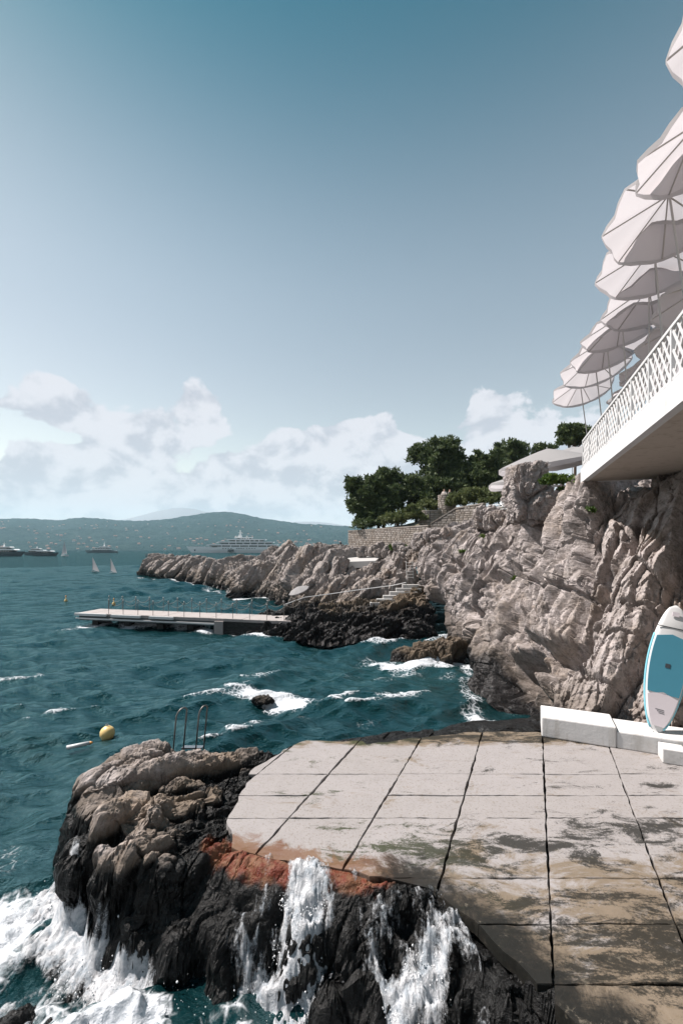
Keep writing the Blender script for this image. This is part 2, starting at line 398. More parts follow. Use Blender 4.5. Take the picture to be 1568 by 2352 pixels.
# ------------------------------------------------------------------ lofted rock patches
def resample(pts, n):
    pts = np.array(pts, float); d = np.r_[0, np.cumsum(np.linalg.norm(np.diff(pts, axis=0), axis=1))]; d /= d[-1]
    u = np.linspace(0, 1, n); return np.stack([np.interp(u, d, pts[:, k]) for k in range(3)], 1)
def loft_grid(cols, nu, nv, smooth=2):
    A = np.stack([resample(c, nv) for c in cols])               # ncol, nv, 3
    d = np.r_[0, np.cumsum(np.linalg.norm(np.diff(A, axis=0), axis=2).mean(1))]; d /= d[-1]
    u = np.linspace(0, 1, nu)
    B = np.stack([np.stack([np.interp(u, d, A[:, j, k]) for j in range(nv)], 1) for k in range(3)], -1)
    k = max(1, nu//(len(cols)*5)); kv = max(1, nv//16)
    for _ in range(smooth):
        for ax, kk in ((0, k), (1, kv)):
            pad = [(0, 0)]*3; pad[ax] = (kk, kk); C = np.pad(B, pad, mode='edge')
            first = B.take([0], ax); last = B.take([-1], ax)
            B = sum(C.take(range(i, i+B.shape[ax]), ax) for i in range(2*kk+1))/(2*kk+1)
            # keep the borders where they were
            if ax == 0: B[0], B[-1] = first[0], last[0]
            else: B[:, 0], B[:, -1] = first[:, 0], last[:, 0]
    return B
def grid_normals(B):
    du = np.gradient(B, axis=0); dv = np.gradient(B, axis=1); n = np.cross(du, dv)
    return n/(np.linalg.norm(n, axis=2, keepdims=True)+1e-9)
def rock_patch(name, cols, nu, nv, size, mat, seed, flip=1, amp=1.0, levels=((1, .20), (.42, .10), (.17, .040)), fine=.055, groove=.20, dents=(), cracks=()):
    B = loft_grid(cols, nu, nv); N = grid_normals(B)*flip
    P = B.reshape(-1, 3); d = (rock_d(P, size, seed, levels, fine, groove)*amp).reshape(nu, nv)
    for c_, r_, dep in dents: d = d-dep*np.exp(-(((B-c_)/np.array(r_))**2).sum(-1)**1.5)
    if cracks:                                                   # long fissures, laid out where the photo shows them
        qx = 784+FPX*B[..., 0]/B[..., 1]; qy = HOR-FPX*(B[..., 2]-CAMZ)/B[..., 1]; m2 = B[..., 1]/FPX
        wb = (vnoise(P/.35, seed+91)*.10+vnoise(P/.9, seed+92)*.16).reshape(nu, nv)
        for pts, wid, dep in cracks:
            best = np.full((nu, nv), 1e9)
            for (x1, y1), (x2, y2) in zip(pts[:-1], pts[1:]):
                ax_, ay_ = x2-x1, y2-y1; tt = np.clip(((qx-x1)*ax_+(qy-y1)*ay_)/(ax_*ax_+ay_*ay_), 0, 1)
                best = np.minimum(best, np.hypot(qx-x1-tt*ax_, qy-y1-tt*ay_)*m2)
            best = np.abs(best+wb*np.minimum(1, wid/.2))
            d = d-dep*np.exp(-(best/wid)**4)
    V = B+N*d[..., None]
    F = grid_faces(nu, nv)
    if flip < 0: F = F[:, ::-1]
    return mesh_np(name, V.reshape(-1, 3), F, mat), V
_cs = {}
def cube_sphere(n):
    if n not in _cs:
        V = []; F = []; u = np.tan(np.linspace(-math.pi/4, math.pi/4, n)); a, b = np.meshgrid(u, u, indexing='ij'); o = np.ones_like(a)
        for s in (1, -1):
            for k, Q in enumerate(((o*s, a*s, b), (a, o*s, b*s), (a*s, b, o*s))):
                F.append(grid_faces(n, n)+len(V)*n*n); V.append(np.stack(Q, -1).reshape(-1, 3))
        V = np.concatenate(V); _cs[n] = (V/np.linalg.norm(V, axis=1, keepdims=True), np.concatenate(F))
    return _cs[n]
def rock_blob(c, rad, axes, n, size, seed, boxy=.55, amp=1.0, mat=None, name='rock', levels=((1, .20), (.42, .10), (.17, .04)), fine=.05):
    S, F = cube_sphere(n)
    L = S/(np.abs(S).max(1, keepdims=True)**boxy)                # towards a box
    A = np.array(axes, float)
    P = (L*np.array(rad)) @ A + np.array(c); N = (S/np.array(rad)) @ A; N /= np.linalg.norm(N, axis=1, keepdims=True)
    P2 = P+N*(rock_d(P, size, seed, levels, fine, .16)*amp)[:, None]
    return mesh_np(name, P2-np.array(c), F, mat)
EYE = np.eye(3)

# ================================================================== SETTING
# --- far coast, mountain
def hill_mat():
    m, t, b, out = newmat('wooded_hillside')
    P = t.new('ShaderNodeNewGeometry').outputs['Position']
    n = t.noise(P, .018, 6, .62); v = t.voro(P, .055); n2 = t.noise(P, .12, 4, .6)
    c = t.mix(t.ss(t.math('ADD', t.math('MULTIPLY', v, .25), t.math('MULTIPLY', n, .75)), .40, .68), (.008, .028, .030), (.028, .052, .050))
    c = t.mix(t.ss(n2, .60, .72, (0, .3)), c, (.14, .12, .10))
    t.put(b.inputs['Base Color'], c); b.inputs['Roughness'].default_value = 1; b.inputs['Specular IOR Level'].default_value = 0
    t.put(b.inputs['Normal'], t.bump(t.math('ADD', v, n2), 1, 9)); return m
M['hill'] = hill_mat()
M['mountain'] = plain('haze_tinted_mountain', (.24, .245, .27), 1.0, .1, .01, 0, 0)  # pale base colour carries part of the distance haze
RIDGE = [(-900, 1215), (-500, 1205), (-200, 1196), (0, 1192), (60, 1190), (130, 1196), (180, 1189), (250, 1194), (300, 1197), (370, 1196), (430, 1186), (470, 1179), (500, 1176), (540, 1178), (600, 1191), (680, 1202), (760, 1207), (850, 1212), (1000, 1222), (1300, 1232), (1900, 1240), (2600, 1240)]
nu, nv = 520, 46
pxs = np.linspace(-900, 2600, nu); rid = np.interp(pxs, [r[0] for r in RIDGE], [r[1] for r in RIDGE]); rid = np.convolve(np.pad(rid, 4, mode='edge'), np.ones(9)/9, 'valid')
HB = np.zeros((nu, nv, 3))
for j in range(nv):
    tt = j/(nv-1)
    Y = 1620+tt*1900 if tt < .85 else 1620+.85*1900+(tt-.85)*6000
    Yr = 1620+.80*1900; zr = (HOR-rid)/FPX*Yr+CAMZ
    prof = np.interp(tt, [0, .03, .3, .55, .80, .9, 1.0], [-3/120, .02, .30, .62, 1.0, .8, .2])
    HB[:, j, 0] = (pxs-784)/FPX*Y; HB[:, j, 1] = Y; HB[:, j, 2] = zr*prof
hp = HB.reshape(-1, 3); nz = fbm(hp/260, 4, 3)
wj = np.tile(np.interp(np.linspace(0, 1, nv), [0, .05, .4, .7, .8, 1], [0, .2, 1, .6, .12, .5]), nu)
hp[:, 2] += nz*22*wj; hp[:, 2] += np.abs(fbm(hp/34, 2, 9))*7*np.minimum(1, np.tile(np.linspace(0, 8, nv), nu))
structure(link('coastal_hills', mesh_np('coastal_hills', hp, grid_faces(nu, nv)[:, ::-1], M['hill'], True)))
hill_bvh = BVHTree.FromPolygons([tuple(v) for v in hp.tolist()], grid_faces(nu, nv)[:, ::-1].tolist())
mc = []
for px in np.linspace(-200, 1400, 60):
    pk = 1205-30*math.exp(-((px-445)/110)**2)-14*math.exp(-((px-250)/160)**2)-8*math.sin(px*.02)
    Y = 6200; z = (HOR-pk)/FPX*Y
    mc.append([(px/1-784)/FPX*Y, Y, z])
mc = np.array(mc); nm = len(mc)
mv = np.concatenate([np.stack([mc*[1, 1, 0]+[0, -1200, -5], mc*[1, 1, .55]+[0, -500, 0], mc, mc*[1, 1, .3]+[0, 600, 0]], 1).reshape(-1, 3)])
structure(link('distant_mountain', mesh_np('distant_mountain', mv, grid_faces(nm, 4)[:, ::-1], M['mountain'], True)))

# --- rocks -----------------------------------------------------------------
cl = [
 [W(1000, 1475, 27.5), W(985, 1400, 30), W(968, 1330, 31.5), W(958, 1290, 33), W(962, 1252, 34), W(985, 1243, 40)],
 [W(1045, 1500, 24.6), W(1022, 1430, 26.2), W(1004, 1350, 28.5), W(990, 1290, 30.5), W(1003, 1240, 33), W(1035, 1214, 38)],
 [W(1060, 1520, 22.2), W(1058, 1450, 23.4), W(1052, 1360, 25.5), W(1052, 1280, 27.5), W(1072, 1215, 30.5), W(1100, 1200, 36)],
 [W(1088, 1590, 17.4), W(1095, 1500, 19.0), W(1100, 1400, 21.5), W(1112, 1300, 24.0), W(1132, 1205, 27.5), W(1165, 1180, 33)],
 [W(1112, 1660, 14.3), W(1128, 1580, 15.2), W(1140, 1450, 18.0), W(1160, 1320, 21.0), W(1172, 1205, 24.0), W(1200, 1150, 28)],
 [W(1150, 1730, 12.2), W(1178, 1600, 13.4), W(1200, 1450, 15.4), W(1225, 1300, 18.2), W(1250, 1170, 21.0), W(1285, 1125, 25)],
 [W(1262, 1720, 10.55), W(1290, 1560, 11.7), W(1310, 1450, 13.2), W(1322, 1300, 14.4), W(1335, 1180, 15.4), W(1345, 1100, 15.9), W(1375, 1055, 20)],
 [W(1400, 1740, 9.95), W(1420, 1560, 10.9), W(1440, 1400, 12.2), W(1452, 1260, 13.3), W(1457, 1180, 14.35), W(1460, 1090, 14.6), W(1490, 1055, 19)],
 [W(1575, 1770, 9.3), W(1600, 1560, 10.0), W(1605, 1400, 11.0), W(1607, 1265, 12.1), W(1610, 1185, 13.1), W(1612, 1070, 13.3), W(1660, 1040, 18)],
 [W(1800, 1790, 8.8), W(1810, 1560, 9.4), W(1820, 1400, 10.2), W(1825, 1265, 11.0), W(1826, 1170, 11.7), W(1828, 1040, 11.9), W(1880, 1010, 15)]]
me, CLV = rock_patch('cliff', cl, 800, 480, 2.1, M['cliff'], 11, flip=1, levels=((1.3, .12), (.5, .07), (.2, .024)), fine=.026, groove=.40, cracks=[([(1180, 1205), (1150, 1290), (1110, 1350), (1095, 1400)], .22, .75), ([(1245, 1170), (1200, 1285), (1162, 1318)], .30, .95), ([(1415, 1205), (1384, 1301), (1367, 1377), (1340, 1438), (1309, 1526)], .17, .8), ([(1464, 1195), (1450, 1266)], .16, .6), ([(1333, 1195), (1318, 1285)], .18, .6), ([(1129, 1306), (1095, 1375), (1078, 1421)], .35, .8), ([(1265, 1412), (1257, 1456)], .16, .5), ([(1129, 1301), (1213, 1328), (1340, 1359), (1375, 1372)], .07, .35), ([(1428, 1381), (1521, 1403)], .05, .3), ([(1164, 1513), (1140, 1590), (1125, 1666)], .55, 1.7), ([(1186, 1465), (1250, 1480), (1318, 1474)], .30, .8), ([(1045, 1290), (1030, 1370)], .25, .6), ([(1010, 1300), (1000, 1380)], .3, .6), ([(1310, 1500), (1350, 1560), (1420, 1590)], .06, .3), ([(1400, 1460), (1480, 1470), (1560, 1495)], .05, .25)], dents=[(W(1165, 1590, 13.4), (.8, 1.2, .75), 2.2), (W(1235, 1500, 13.6), (1.0, 1.2, .42), 1.0), (W(1185, 1500, 15), (.5, 1, .35), .9), (W(1003, 1425, 28.6), (1.3, 2, 1.3), 2.0), (W(1130, 1342, 21.8), (.42, .8, .6), 1.3), (W(1188, 1262, 19.8), (.30, .8, 1.0), 1.2), (W(1105, 1410, 21.4), (.5, .7, .25), .8), (W(1285, 1485, 12.9), (.6, .7, .25), .7), (W(1150, 1510, 16), (.6, .7, .3), .9), (W(1060, 1300, 26.5), (.3, .8, .6), .8), (W(1075, 1400, 23.5), (.7, .8, .4), .6), (W(1330, 1300, 15.2), (.22, .8, 1.2), .7), (W(1400, 1200, 15.2), (.25, .8, .8), .7)])
structure(link('cliff', me))

pro = [
 [W(318, 1323, 90), W(326, 1300, 89), W(338, 1280, 90), W(345, 1281, 96), (-41, 104, -1)],
 [W(360, 1328, 83), W(366, 1305, 84), W(372, 1286, 87), W(376, 1284, 94), (-38, 104, -1)],
 [W(410, 1333, 76), W(412, 1310, 78), W(415, 1288, 82), W(420, 1284, 90), (-34, 102, -1)],
 [W(452, 1346, 66), W(455, 1312, 69), W(462, 1293, 74), W(470, 1286, 84), (-30, 98, -1)],
 [W(505, 1354, 60), W(512, 1312, 63), W(525, 1296, 69), W(530, 1288, 78), (-24, 93, -1)],
 [W(548, 1373, 51), W(560, 1320, 54), W(575, 1296, 60), W(585, 1286, 70), (-19, 86, -1)],
 [W(610, 1382, 48), W(612, 1320, 50.5), W(618, 1276, 55), W(630, 1262, 62), (-13, 80, -1)],
 [W(665, 1396, 41), W(668, 1340, 43.5), W(672, 1285, 49), W(690, 1258, 56), (-8, 76, -1)],
 [W(705, 1402, 36), W(708, 1345, 39), W(715, 1290, 45), W(735, 1259, 54), (-4, 72, 2)],
 [W(760, 1404, 33.6), W(762, 1345, 36.5), W(765, 1297, 41), W(780, 1270, 49), (1, 66, 5)],
 [W(820, 1400, 32.8), W(822, 1345, 35), W(828, 1297, 39.5), W(840, 1278, 46), (4, 60, 6)],
 [W(880, 1396, 32.2), W(882, 1345, 34.2), W(890, 1300, 38), W(900, 1275, 43), (7, 52, 6)],
 [W(960, 1390, 31.8), W(962, 1340, 33.5), W(965, 1290, 35.5), W(975, 1252, 40), (10, 46, 6.5)]]
me, PRV = rock_patch('promontory', pro, 620, 220, 2.6, M['far'], 23, flip=1, levels=((1.2, .14), (.42, .08), (.17, .03)), fine=.035, groove=.46)
prom = structure(link('promontory', me))

pen = [
 [W(538, 1440, 30.0), W(545, 1436, 30.2), W(560, 1432, 30.6), W(590, 1425, 32), (-6, 36, -.6)],
 [W(560, 1462, 27.6), W(575, 1440, 28.4), W(600, 1418, 29.6), W(625, 1408, 31.5), (-4.5, 37, -.2)],
 [W(640, 1472, 26.0), W(650, 1440, 27.0), W(660, 1408, 29.2), W(672, 1396, 32), (-3.4, 38, .2)],
 [W(740, 1485, 24.6), W(742, 1440, 25.8), W(745, 1398, 29.0), W(750, 1390, 32.5), (-1, 39, .6)],
 [W(810, 1485, 24.6), W(812, 1440, 25.8), W(815, 1394, 29.0), W(820, 1387, 32.5), (1.2, 39, 1)],
 [W(880, 1482, 24.9), W(882, 1440, 26.0), W(880, 1390, 29.0), W(882, 1380, 32.0), (3.4, 39, 1.2)],
 [W(950, 1474, 25.9), W(950, 1430, 27.4), W(945, 1380, 29.4), W(945, 1352, 31.2), (6, 38, 2.4)],
 [W(1005, 1462, 27.6), W(1000, 1420, 29.5), W(985, 1370, 31), W(975, 1338, 31.8), (8, 37, 3)]]
me, PNV = rock_patch('low_rocks', pen, 430, 190, 1.3, M['low'], 37, flip=1, levels=((1, .16), (.42, .11), (.17, .05)), groove=.35)
structure(link('low_rocks', me))

PLF = [G(585, 1762, 1.2), G(650, 1722, 1.2), G(705, 1700, 1.2), G(832, 1702, 1.2), G(842, 1710, 1.2), G(960, 1694, 1.2), G(1090, 1681, 1.2), G(1190, 1682, 1.2), (4.7, 10.25), (7.6, 8.95), (12, 7.0), (14, -6), (2.5, -6), (2.2, 3.9), G(1130, 2160, 1.2), G(1040, 2082, 1.2), G(985, 2040, 1.2), G(900, 2020, 1.2), G(800, 1998, 1.2), G(700, 1985, 1.2), G(612, 1970, 1.2), G(532, 1945, 1.2), G(520, 1885, 1.2), G(548, 1828, 1.2)]
PLF = [(float(p[0]), float(p[1])) for p in PLF]
def inside(poly, X, Y):
    r = np.zeros(X.shape, bool)
    for (x1, y1), (x2, y2) in zip(poly, poly[1:]+poly[:1]):
        if y1 != y2: r ^= ((y1 > Y) != (y2 > Y)) & (X < (x2-x1)*(Y-y1)/(y2-y1)+x1)
    return r
# --- foreground shore rock as a height field
ctl = [(-7.5, 9, -1), (-7.5, 6, -1), (-7, 12, -1), (-3, 12.5, -1), (0, 12.8, -1), (4, 13.4, -.6), (-6.4, 7.5, -.9), (-5.6, 10.6, -.9), (-3.6, 10.6, -.5), (-1.8, 10.8, -.5), (1.5, 11.6, -.4)]
for px, py, z in [(330, 1752, 1.42), (450, 1747, 1.38), (540, 1772, 1.2), (252, 1775, 1.40), (205, 1850, 1.30), (262, 1858, 1.58), (350, 1830, 1.60), (450, 1822, 1.40), (500, 1872, 1.12), (430, 1885, 1.22), (395, 1775, 1.45),
  (300, 1915, 1.50), (395, 1905, 1.28), (182, 1945, 1.05), (235, 1930, 1.48), (355, 1960, 1.30), (440, 1950, 1.05), (500, 1945, 1.08),
  (150, 2070, .0), (190, 2190, -.1), (250, 2275, -.1), (330, 2330, -.15), (450, 2390, -.2), (560, 2420, -.2), (690, 2420, -.2), (850, 2440, -.1), (1000, 2480, 0.0),
  (120, 2000, -.3), (60, 2060, -.7), (60, 2150, -.8), (100, 2260, -.8), (20, 2250, -.9), (170, 2340, -.8), (0, 2350, -.9), (280, 2430, -.8), (30, 1950, -.9), (420, 2480, -.8), (600, 2520, -.6), (800, 2520, -.5), (300, 2130, .62), (400, 2130, .62), (500, 2100, .72),
  (480, 1930, 1.16), (520, 1945, 1.19), (560, 1960, 1.19), (600, 1975, 1.19), (640, 1985, 1.19), (680, 1992, 1.19), (720, 2000, 1.19), (760, 2006, 1.19), (800, 2012, 1.19), (850, 2022, 1.19), (900, 2032, 1.19), (940, 2040, 1.19), (985, 2055, 1.19), (1030, 2085, 1.19), (560, 2000, 1.13), (640, 2030, 1.11), (720, 2048, 1.09), (820, 2056, 1.11), (900, 2068, 1.12), (560, 2040, .95), (640, 2065, .93), (720, 2085, .90), (820, 2095, .95), (560, 2110, .72), (640, 2130, .62), (720, 2150, .58), (820, 2150, .70), (920, 2140, .85), (1000, 2110, 1.08), (1050, 2130, 1.18), (1100, 2185, 1.18), (1160, 2245, 1.18), (1215, 2310, 1.18), (1250, 2370, 1.18), (1000, 2200, .80), (1070, 2260, .90), (1130, 2320, .90), (1180, 2390, .92), (1000, 2290, .55), (900, 2260, .42), (1080, 2370, .55), (1120, 2460, .5), (620, 2260, .22), (760, 2270, .25)]:
    ctl.append(tuple(G(px, py, z)))
for x in np.arange(-1.5, 9, .75):
    for y in np.arange(-7, 10.3, .75):
        xl = np.interp(y, [-7, 3.9, 5.2, 5.75, 6.3, 8.6, 9.7, 10.3], [2.5, 2.2, 1.6, .8, -1.2, -1.55, -.6, .9])
        if x > xl+.25: ctl.append((x, y, 1.09))
for y in np.arange(-7, 3.6, 1): ctl += [(1.3, y, .2), (.4, y, -.8), (-1.5, y, -1)]
ctl = np.array(ctl)
def Hshore(x, y):
    q = np.stack([x, y], -1).reshape(-1, 2); out = np.zeros(len(q))
    for s in range(0, len(q), 20000):
        d2 = ((q[s:s+20000, None, :]-ctl[None, :, :2])**2).sum(-1)+.004
        wg = 1/d2**2.1; out[s:s+20000] = (wg*ctl[None, :, 2]).sum(1)/wg.sum(1)
    return out.reshape(np.shape(x))
nx, ny = 520, 400
gx = np.concatenate([np.linspace(-7, -5.6, 20, endpoint=False), np.linspace(-5.6, 2.5, 440, endpoint=False), np.linspace(2.5, 9.5, 60)]); gy = np.concatenate([np.linspace(-7, 3.4, 24, endpoint=False), np.linspace(3.4, 10.6, 350, endpoint=False), np.linspace(10.6, 13, 26)])
GX, GY = np.meshgrid(gx, gy, indexing='ij'); GZ = Hshore(GX, GY)
B = np.stack([GX, GY, GZ], -1); N = grid_normals(B); N *= np.sign(N[..., 2:3])
inpl = np.clip((GX-np.interp(GY, [-7, 3.9, 5.2, 5.75, 6.3, 8.6, 9.7, 10.3], [2.5, 2.2, 1.6, .8, -1.2, -1.55, -.6, .9]))/.5, 0, 1)*np.clip((10.6-GY)/.5, 0, 1)
d = rock_d(B.reshape(-1, 3), .80, 51, ((1.2, .16), (.45, .075), (.17, .028), (.07, .010)), .035, .20).reshape(nx, ny)*(1-.95*inpl)*np.clip((10.4-GY)/.8+.25, .25, 1)*(1-.85*np.clip(1.6-1.6*np.hypot((GX+.5)/2.0, (GY-5.85)/.6), 0, 1))*(1-.6*np.clip(1.4-1.4*np.hypot((GX-1.6)/.9, (GY-4.7)/1.1), 0, 1))
V = B+N*d[..., None]
V[..., 2] = np.where(inpl > .12, np.minimum(V[..., 2], 1.165), V[..., 2])
V[..., 2] = np.where(inside(PLF, V[..., 0], V[..., 1]), np.minimum(V[..., 2], 1.165), V[..., 2])
# red algae lip: its own material on the washed edge below the slabs
shore = mesh_np('shore_rock', V.reshape(-1, 3), grid_faces(nx, ny), M['shore'])
def red_attr():
    X, Y, Z = V[..., 0], V[..., 1], V[..., 2]
    path = np.array([G(490, 1950, 1.1)[:2], G(550, 1985, 1.1)[:2], G(620, 2005, 1.05)[:2], G(740, 2035, 1.0)[:2], G(880, 2040, 1.0)[:2]])
    best = np.full(X.shape, 9.0)
    for a, b in zip(path[:-1], path[1:]):
        ab = b-a; tt = np.clip(((X-a[0])*ab[0]+(Y-a[1])*ab[1])/(ab@ab), 0, 1)
        best = np.minimum(best, np.hypot(X-a[0]-tt*ab[0], Y-a[1]-tt*ab[1]))
    return np.clip(1-best/.30, 0, 1)
at = shore.attributes.new('red_algae', 'FLOAT', 'POINT'); at.data.foreach_set('value', red_attr().ravel().astype(np.float32))
def add_red(m):
    t = NT(m.node_tree); b = next(n for n in t.n if n.type == 'BSDF_PRINCIPLED'); src = b.inputs['Base Color'].links[0].from_socket
    a = t.new('ShaderNodeAttribute', attribute_name='red_algae').outputs['Fac']; P = t.new('ShaderNodeNewGeometry').outputs['Position']
    n = t.noise(P, 4, 7, .65)
    f = t.ss(t.math('ADD', a, t.math('MULTIPLY', t.math('SUBTRACT', n, .5), .9)), .25, .6)
    c = t.mix(t.ss(t.noise(P, 6, 6, .7), .40, .60), (.115, .026, .015), (.15, .072, .040))
    t.put(b.inputs['Base Color'], t.mix(f, src, c))
add_red(M['shore'])
structure(link('shore_rock', shore))

# --- land behind the cliff
lt = [
 [(.95, 52.6, 6.9), (1.2, 58, 7.8), (1.5, 66, 7.6), (2, 80, 5), (3, 100, -1)],
 [(8.7, 42.6, 7.0), (10, 50, 8.6), (12, 62, 10), (15, 80, 11), (20, 110, 8)],
 [(11.2, 37.5, 7.2), (14, 44, 9.3), (18, 56, 11), (24, 75, 12), (35, 110, 10)],
 [(11.4, 32, 7.4), (17, 36, 9), (25, 44, 11), (38, 55, 12), (60, 80, 12)],
 [(12, 24, 7.2), (18, 25, 8.0), (30, 28, 10), (50, 35, 12), (80, 45, 12)],
 [(13.5, 17.5, 7.2), (20, 18, 7.4), (40, 18, 8.0), (60, 18, 9), (90, 18, 9)]]
LB = loft_grid([[np.array(p, float) for p in c] for c in lt], 120, 90)
LB[..., 2] += (fbm(LB.reshape(-1, 3)/3, 3, 77)*.22).reshape(120, 90)
structure(link('hillside', mesh_np('hillside', LB.reshape(-1, 3), grid_faces(120, 90), M['earth'], True)))
land_bvh = BVHTree.FromPolygons(LB.reshape(-1, 3).tolist(), grid_faces(120, 90).tolist())
def land_z(x, y, default=8.0):
    h = land_bvh.ray_cast(Vector((x, y, 60)), Vector((0, 0, -1)))[0]
    return h.z if h else default

# --- sea ------------------------------------------------------------------
def sea_mat():
    m, t, b, out = newmat('sea_water')
    P = t.new('ShaderNodeNewGeometry').outputs['Position']
    foam = t.new('ShaderNodeAttribute', attribute_name='foam').outputs['Fac']
    shal = t.new('ShaderNodeAttribute', attribute_name='shallow').outputs['Fac']
    n1 = t.noise(t.mapping(P, (1, 1.6, 1), (0, 0, R(20))), 1.5, 5, .6, .3); n2 = t.noise(P, 6.5, 5, .62, .4); n3 = t.noise(P, .16, 4, .6)
    base = t.mix(n3, (.0015, .014, .0165), (.004, .025, .0275))
    base = t.mix(shal, base, (.010, .038, .038))
    fn = t.noise(P, 5.5, 9, .72, .9); fv = t.voro(t.vmath('ADD', P, t.vmath('MULTIPLY', t.new('ShaderNodeTexNoise').outputs[1], (.0, .0, .0))), 5.0, 'DISTANCE_TO_EDGE')
    lace = t.ss(fv, .16, .0, (0, .35))
    fm = t.ss(t.math('ADD', t.math('ADD', t.math('MULTIPLY', foam, .80), t.math('MULTIPLY', fn, .75)), t.math('MULTIPLY', lace, t.math('MULTIPLY', foam, 1.2))), .70, 1.12)
    bm = t.bump(n1, .7, .18); bm = t.bump(n2, .9, .045, bm); bm = t.bump(fn, .4, .04, bm)
    df = t.new('ShaderNodeBsdfDiffuse'); t.put(df.inputs[0], base); t.l.new(bm, df.inputs['Normal'])
    gl = t.new('ShaderNodeBsdfGlossy'); t.put(gl.inputs[0], (.36, .555, .575, 1)); gl.inputs['Roughness'].default_value = .05; t.l.new(bm, gl.inputs['Normal'])
    fr = t.new('ShaderNodeFresnel'); fr.inputs[0].default_value = 1.33; t.l.new(bm, fr.inputs['Normal'])
    m1 = t.new('ShaderNodeMixShader'); t.put(m1.inputs[0], t.math('MINIMUM', t.math('MULTIPLY', fr.outputs[0], .9), .42)); t.l.new(df.outputs[0], m1.inputs[1]); t.l.new(gl.outputs[0], m1.inputs[2])
    t.put(b.inputs['Base Color'], t.mix(fn, (.38, .42, .46), (.60, .61, .63))); b.inputs['Roughness'].default_value = .7; t.put(b.inputs['Normal'], bm)
    m2 = t.new('ShaderNodeMixShader'); t.put(m2.inputs[0], fm); t.l.new(m1.outputs[0], m2.inputs[1]); t.l.new(b.outputs[0], m2.inputs[2]); t.l.new(m2.outputs[0], out.inputs[0])
    return m
M['sea'] = sea_mat()
th = np.linspace(R(-62), R(62), 580); rr = np.concatenate([np.geomspace(3.2, 160, 620), np.geomspace(165, 9500, 90)])
TH, RR = np.meshgrid(th, rr, indexing='ij')
SX, SY = RR*np.sin(TH), RR*np.cos(TH)
spac = np.maximum(np.gradient(rr)[None, :]*np.ones_like(RR), RR*(th[1]-th[0]))
Z = np.zeros_like(SX); DX = np.zeros_like(SX); DY = np.zeros_like(SX)
lams = np.geomspace(.36, 9.0, 54)
for lam in lams:
    ang = R(-62)+RNG.normal(0, .55)                                  # wind waves run in from the left towards the shore
    kx, ky = math.cos(ang), math.sin(ang); k = 2*math.pi/lam; ph = RNG.uniform(0, 6.28)
    A = .0140*lam**.72*np.clip(lam/(2.4*spac)-.6, 0, 1)
    arg = k*(SX*kx+SY*ky)+ph+1.3*np.sin(SX*.11*kx-SY*.17+ph)
    Z += A*np.cos(arg); DX -= .75*A*kx*np.sin(arg); DY -= .75*A*ky*np.sin(arg)
gust = (.8+.45*fbm(np.stack([SX.ravel()/9, SY.ravel()/14, 0*SX.ravel()], 1), 3, 5)).reshape(SX.shape)
Z *= gust
# foam: along the waterline and where the photo shows broken water
def seg_foam(pts, wdt, gain):
    f = np.zeros_like(SX)
    for a, b in zip(pts[:-1], pts[1:]):
        ab = b[:2]-a[:2]; tt = np.clip(((SX-a[0])*ab[0]+(SY-a[1])*ab[1])/(ab@ab+1e-9), 0, 1)
        dd = np.hypot(SX-a[0]-tt*ab[0], SY-a[1]-tt*ab[1]); f = np.maximum(f, gain*np.clip(1-dd/wdt, 0, 1))
    return f
def ell_foam(c, rx, ry, gain, rot=0):
    x = SX-c[0]; y = SY-c[1]; u = x*math.cos(rot)+y*math.sin(rot); v = -x*math.sin(rot)+y*math.cos(rot)
    return gain*np.clip(1.15-np.hypot(u/rx, v/ry), 0, 1)
g = lambda *p: [G(a, b) for a, b in p]
foam = np.maximum.reduce([
 seg_foam(g((540, 1452), (600, 1464), (680, 1468), (740, 1478), (880, 1476), (950, 1470), (1010, 1455)), .9, .95),
 seg_foam(g((1010, 1455), (1050, 1480), (1065, 1520), (1090, 1590), (1105, 1650)), .8, .8),
 seg_foam(g((850, 1510), (880, 1538), (960, 1538), (1050, 1528), (1062, 1490)), .9, 1.15), seg_foam(g((1000, 1458), (1040, 1470), (1062, 1500)), .8, 1.2),
 seg_foam(g((318, 1327), (400, 1334), (450, 1346), (545, 1373), (640, 1377)), 1.4, .75), seg_foam(g((520, 1362), (545, 1374), (600, 1374), (625, 1378)), 1.2, 1.1),
 seg_foam(g((190, 1440), (260, 1432), (320, 1428), (400, 1436), (480, 1450)), 1.3, 1.25), ell_foam(G(310, 1436), 5.0, 1.5, 1.2),
 ell_foam(G(590, 1600), 2.0, .85, 1.25), ell_foam(G(690, 1612), 3.2, 1.0, .95), ell_foam(G(900, 1600), 3.0, 1.0, .58), ell_foam(G(930, 1555), 4.5, 1.2, .55),
 ell_foam(G(760, 1650), 3.4, .7, .60), ell_foam(G(860, 1520), 2.6, 1.0, .62), ell_foam(G(760, 1530), 3.0, 1.0, .35),
 ell_foam((-4.9, 6.0), 1.0, 1.4, 1.0), ell_foam((-3.6, 5.0), 1.7, .9, 1.0), ell_foam((-2.0, 4.5), 1.8, .8, 1.05), ell_foam((-5.6, 5.0), 1.8, 1.3, .72), ell_foam((-5.8, 7.6), 1.1, 1.2, .5), ell_foam((.2, 4.5), 1.7, .8, .95)])
crest = np.clip((Z-.17)/.14, 0, 1)*.62*np.clip((60-RR)/40, 0, 1)
foam = np.clip(foam*(.72+.5*(fbm(np.stack([SX.ravel()/.8, SY.ravel()/.8, 0*SX.ravel()+3], 1), 4, 15)).reshape(SX.shape))+crest, 0, 1.2)
Z += .10*foam*np.clip((12-RR)/6, 0, 1)*(fbm(np.stack([SX.ravel()/.22, SY.ravel()/.22, 0*SX.ravel()+9], 1), 3, 16)).reshape(SX.shape)
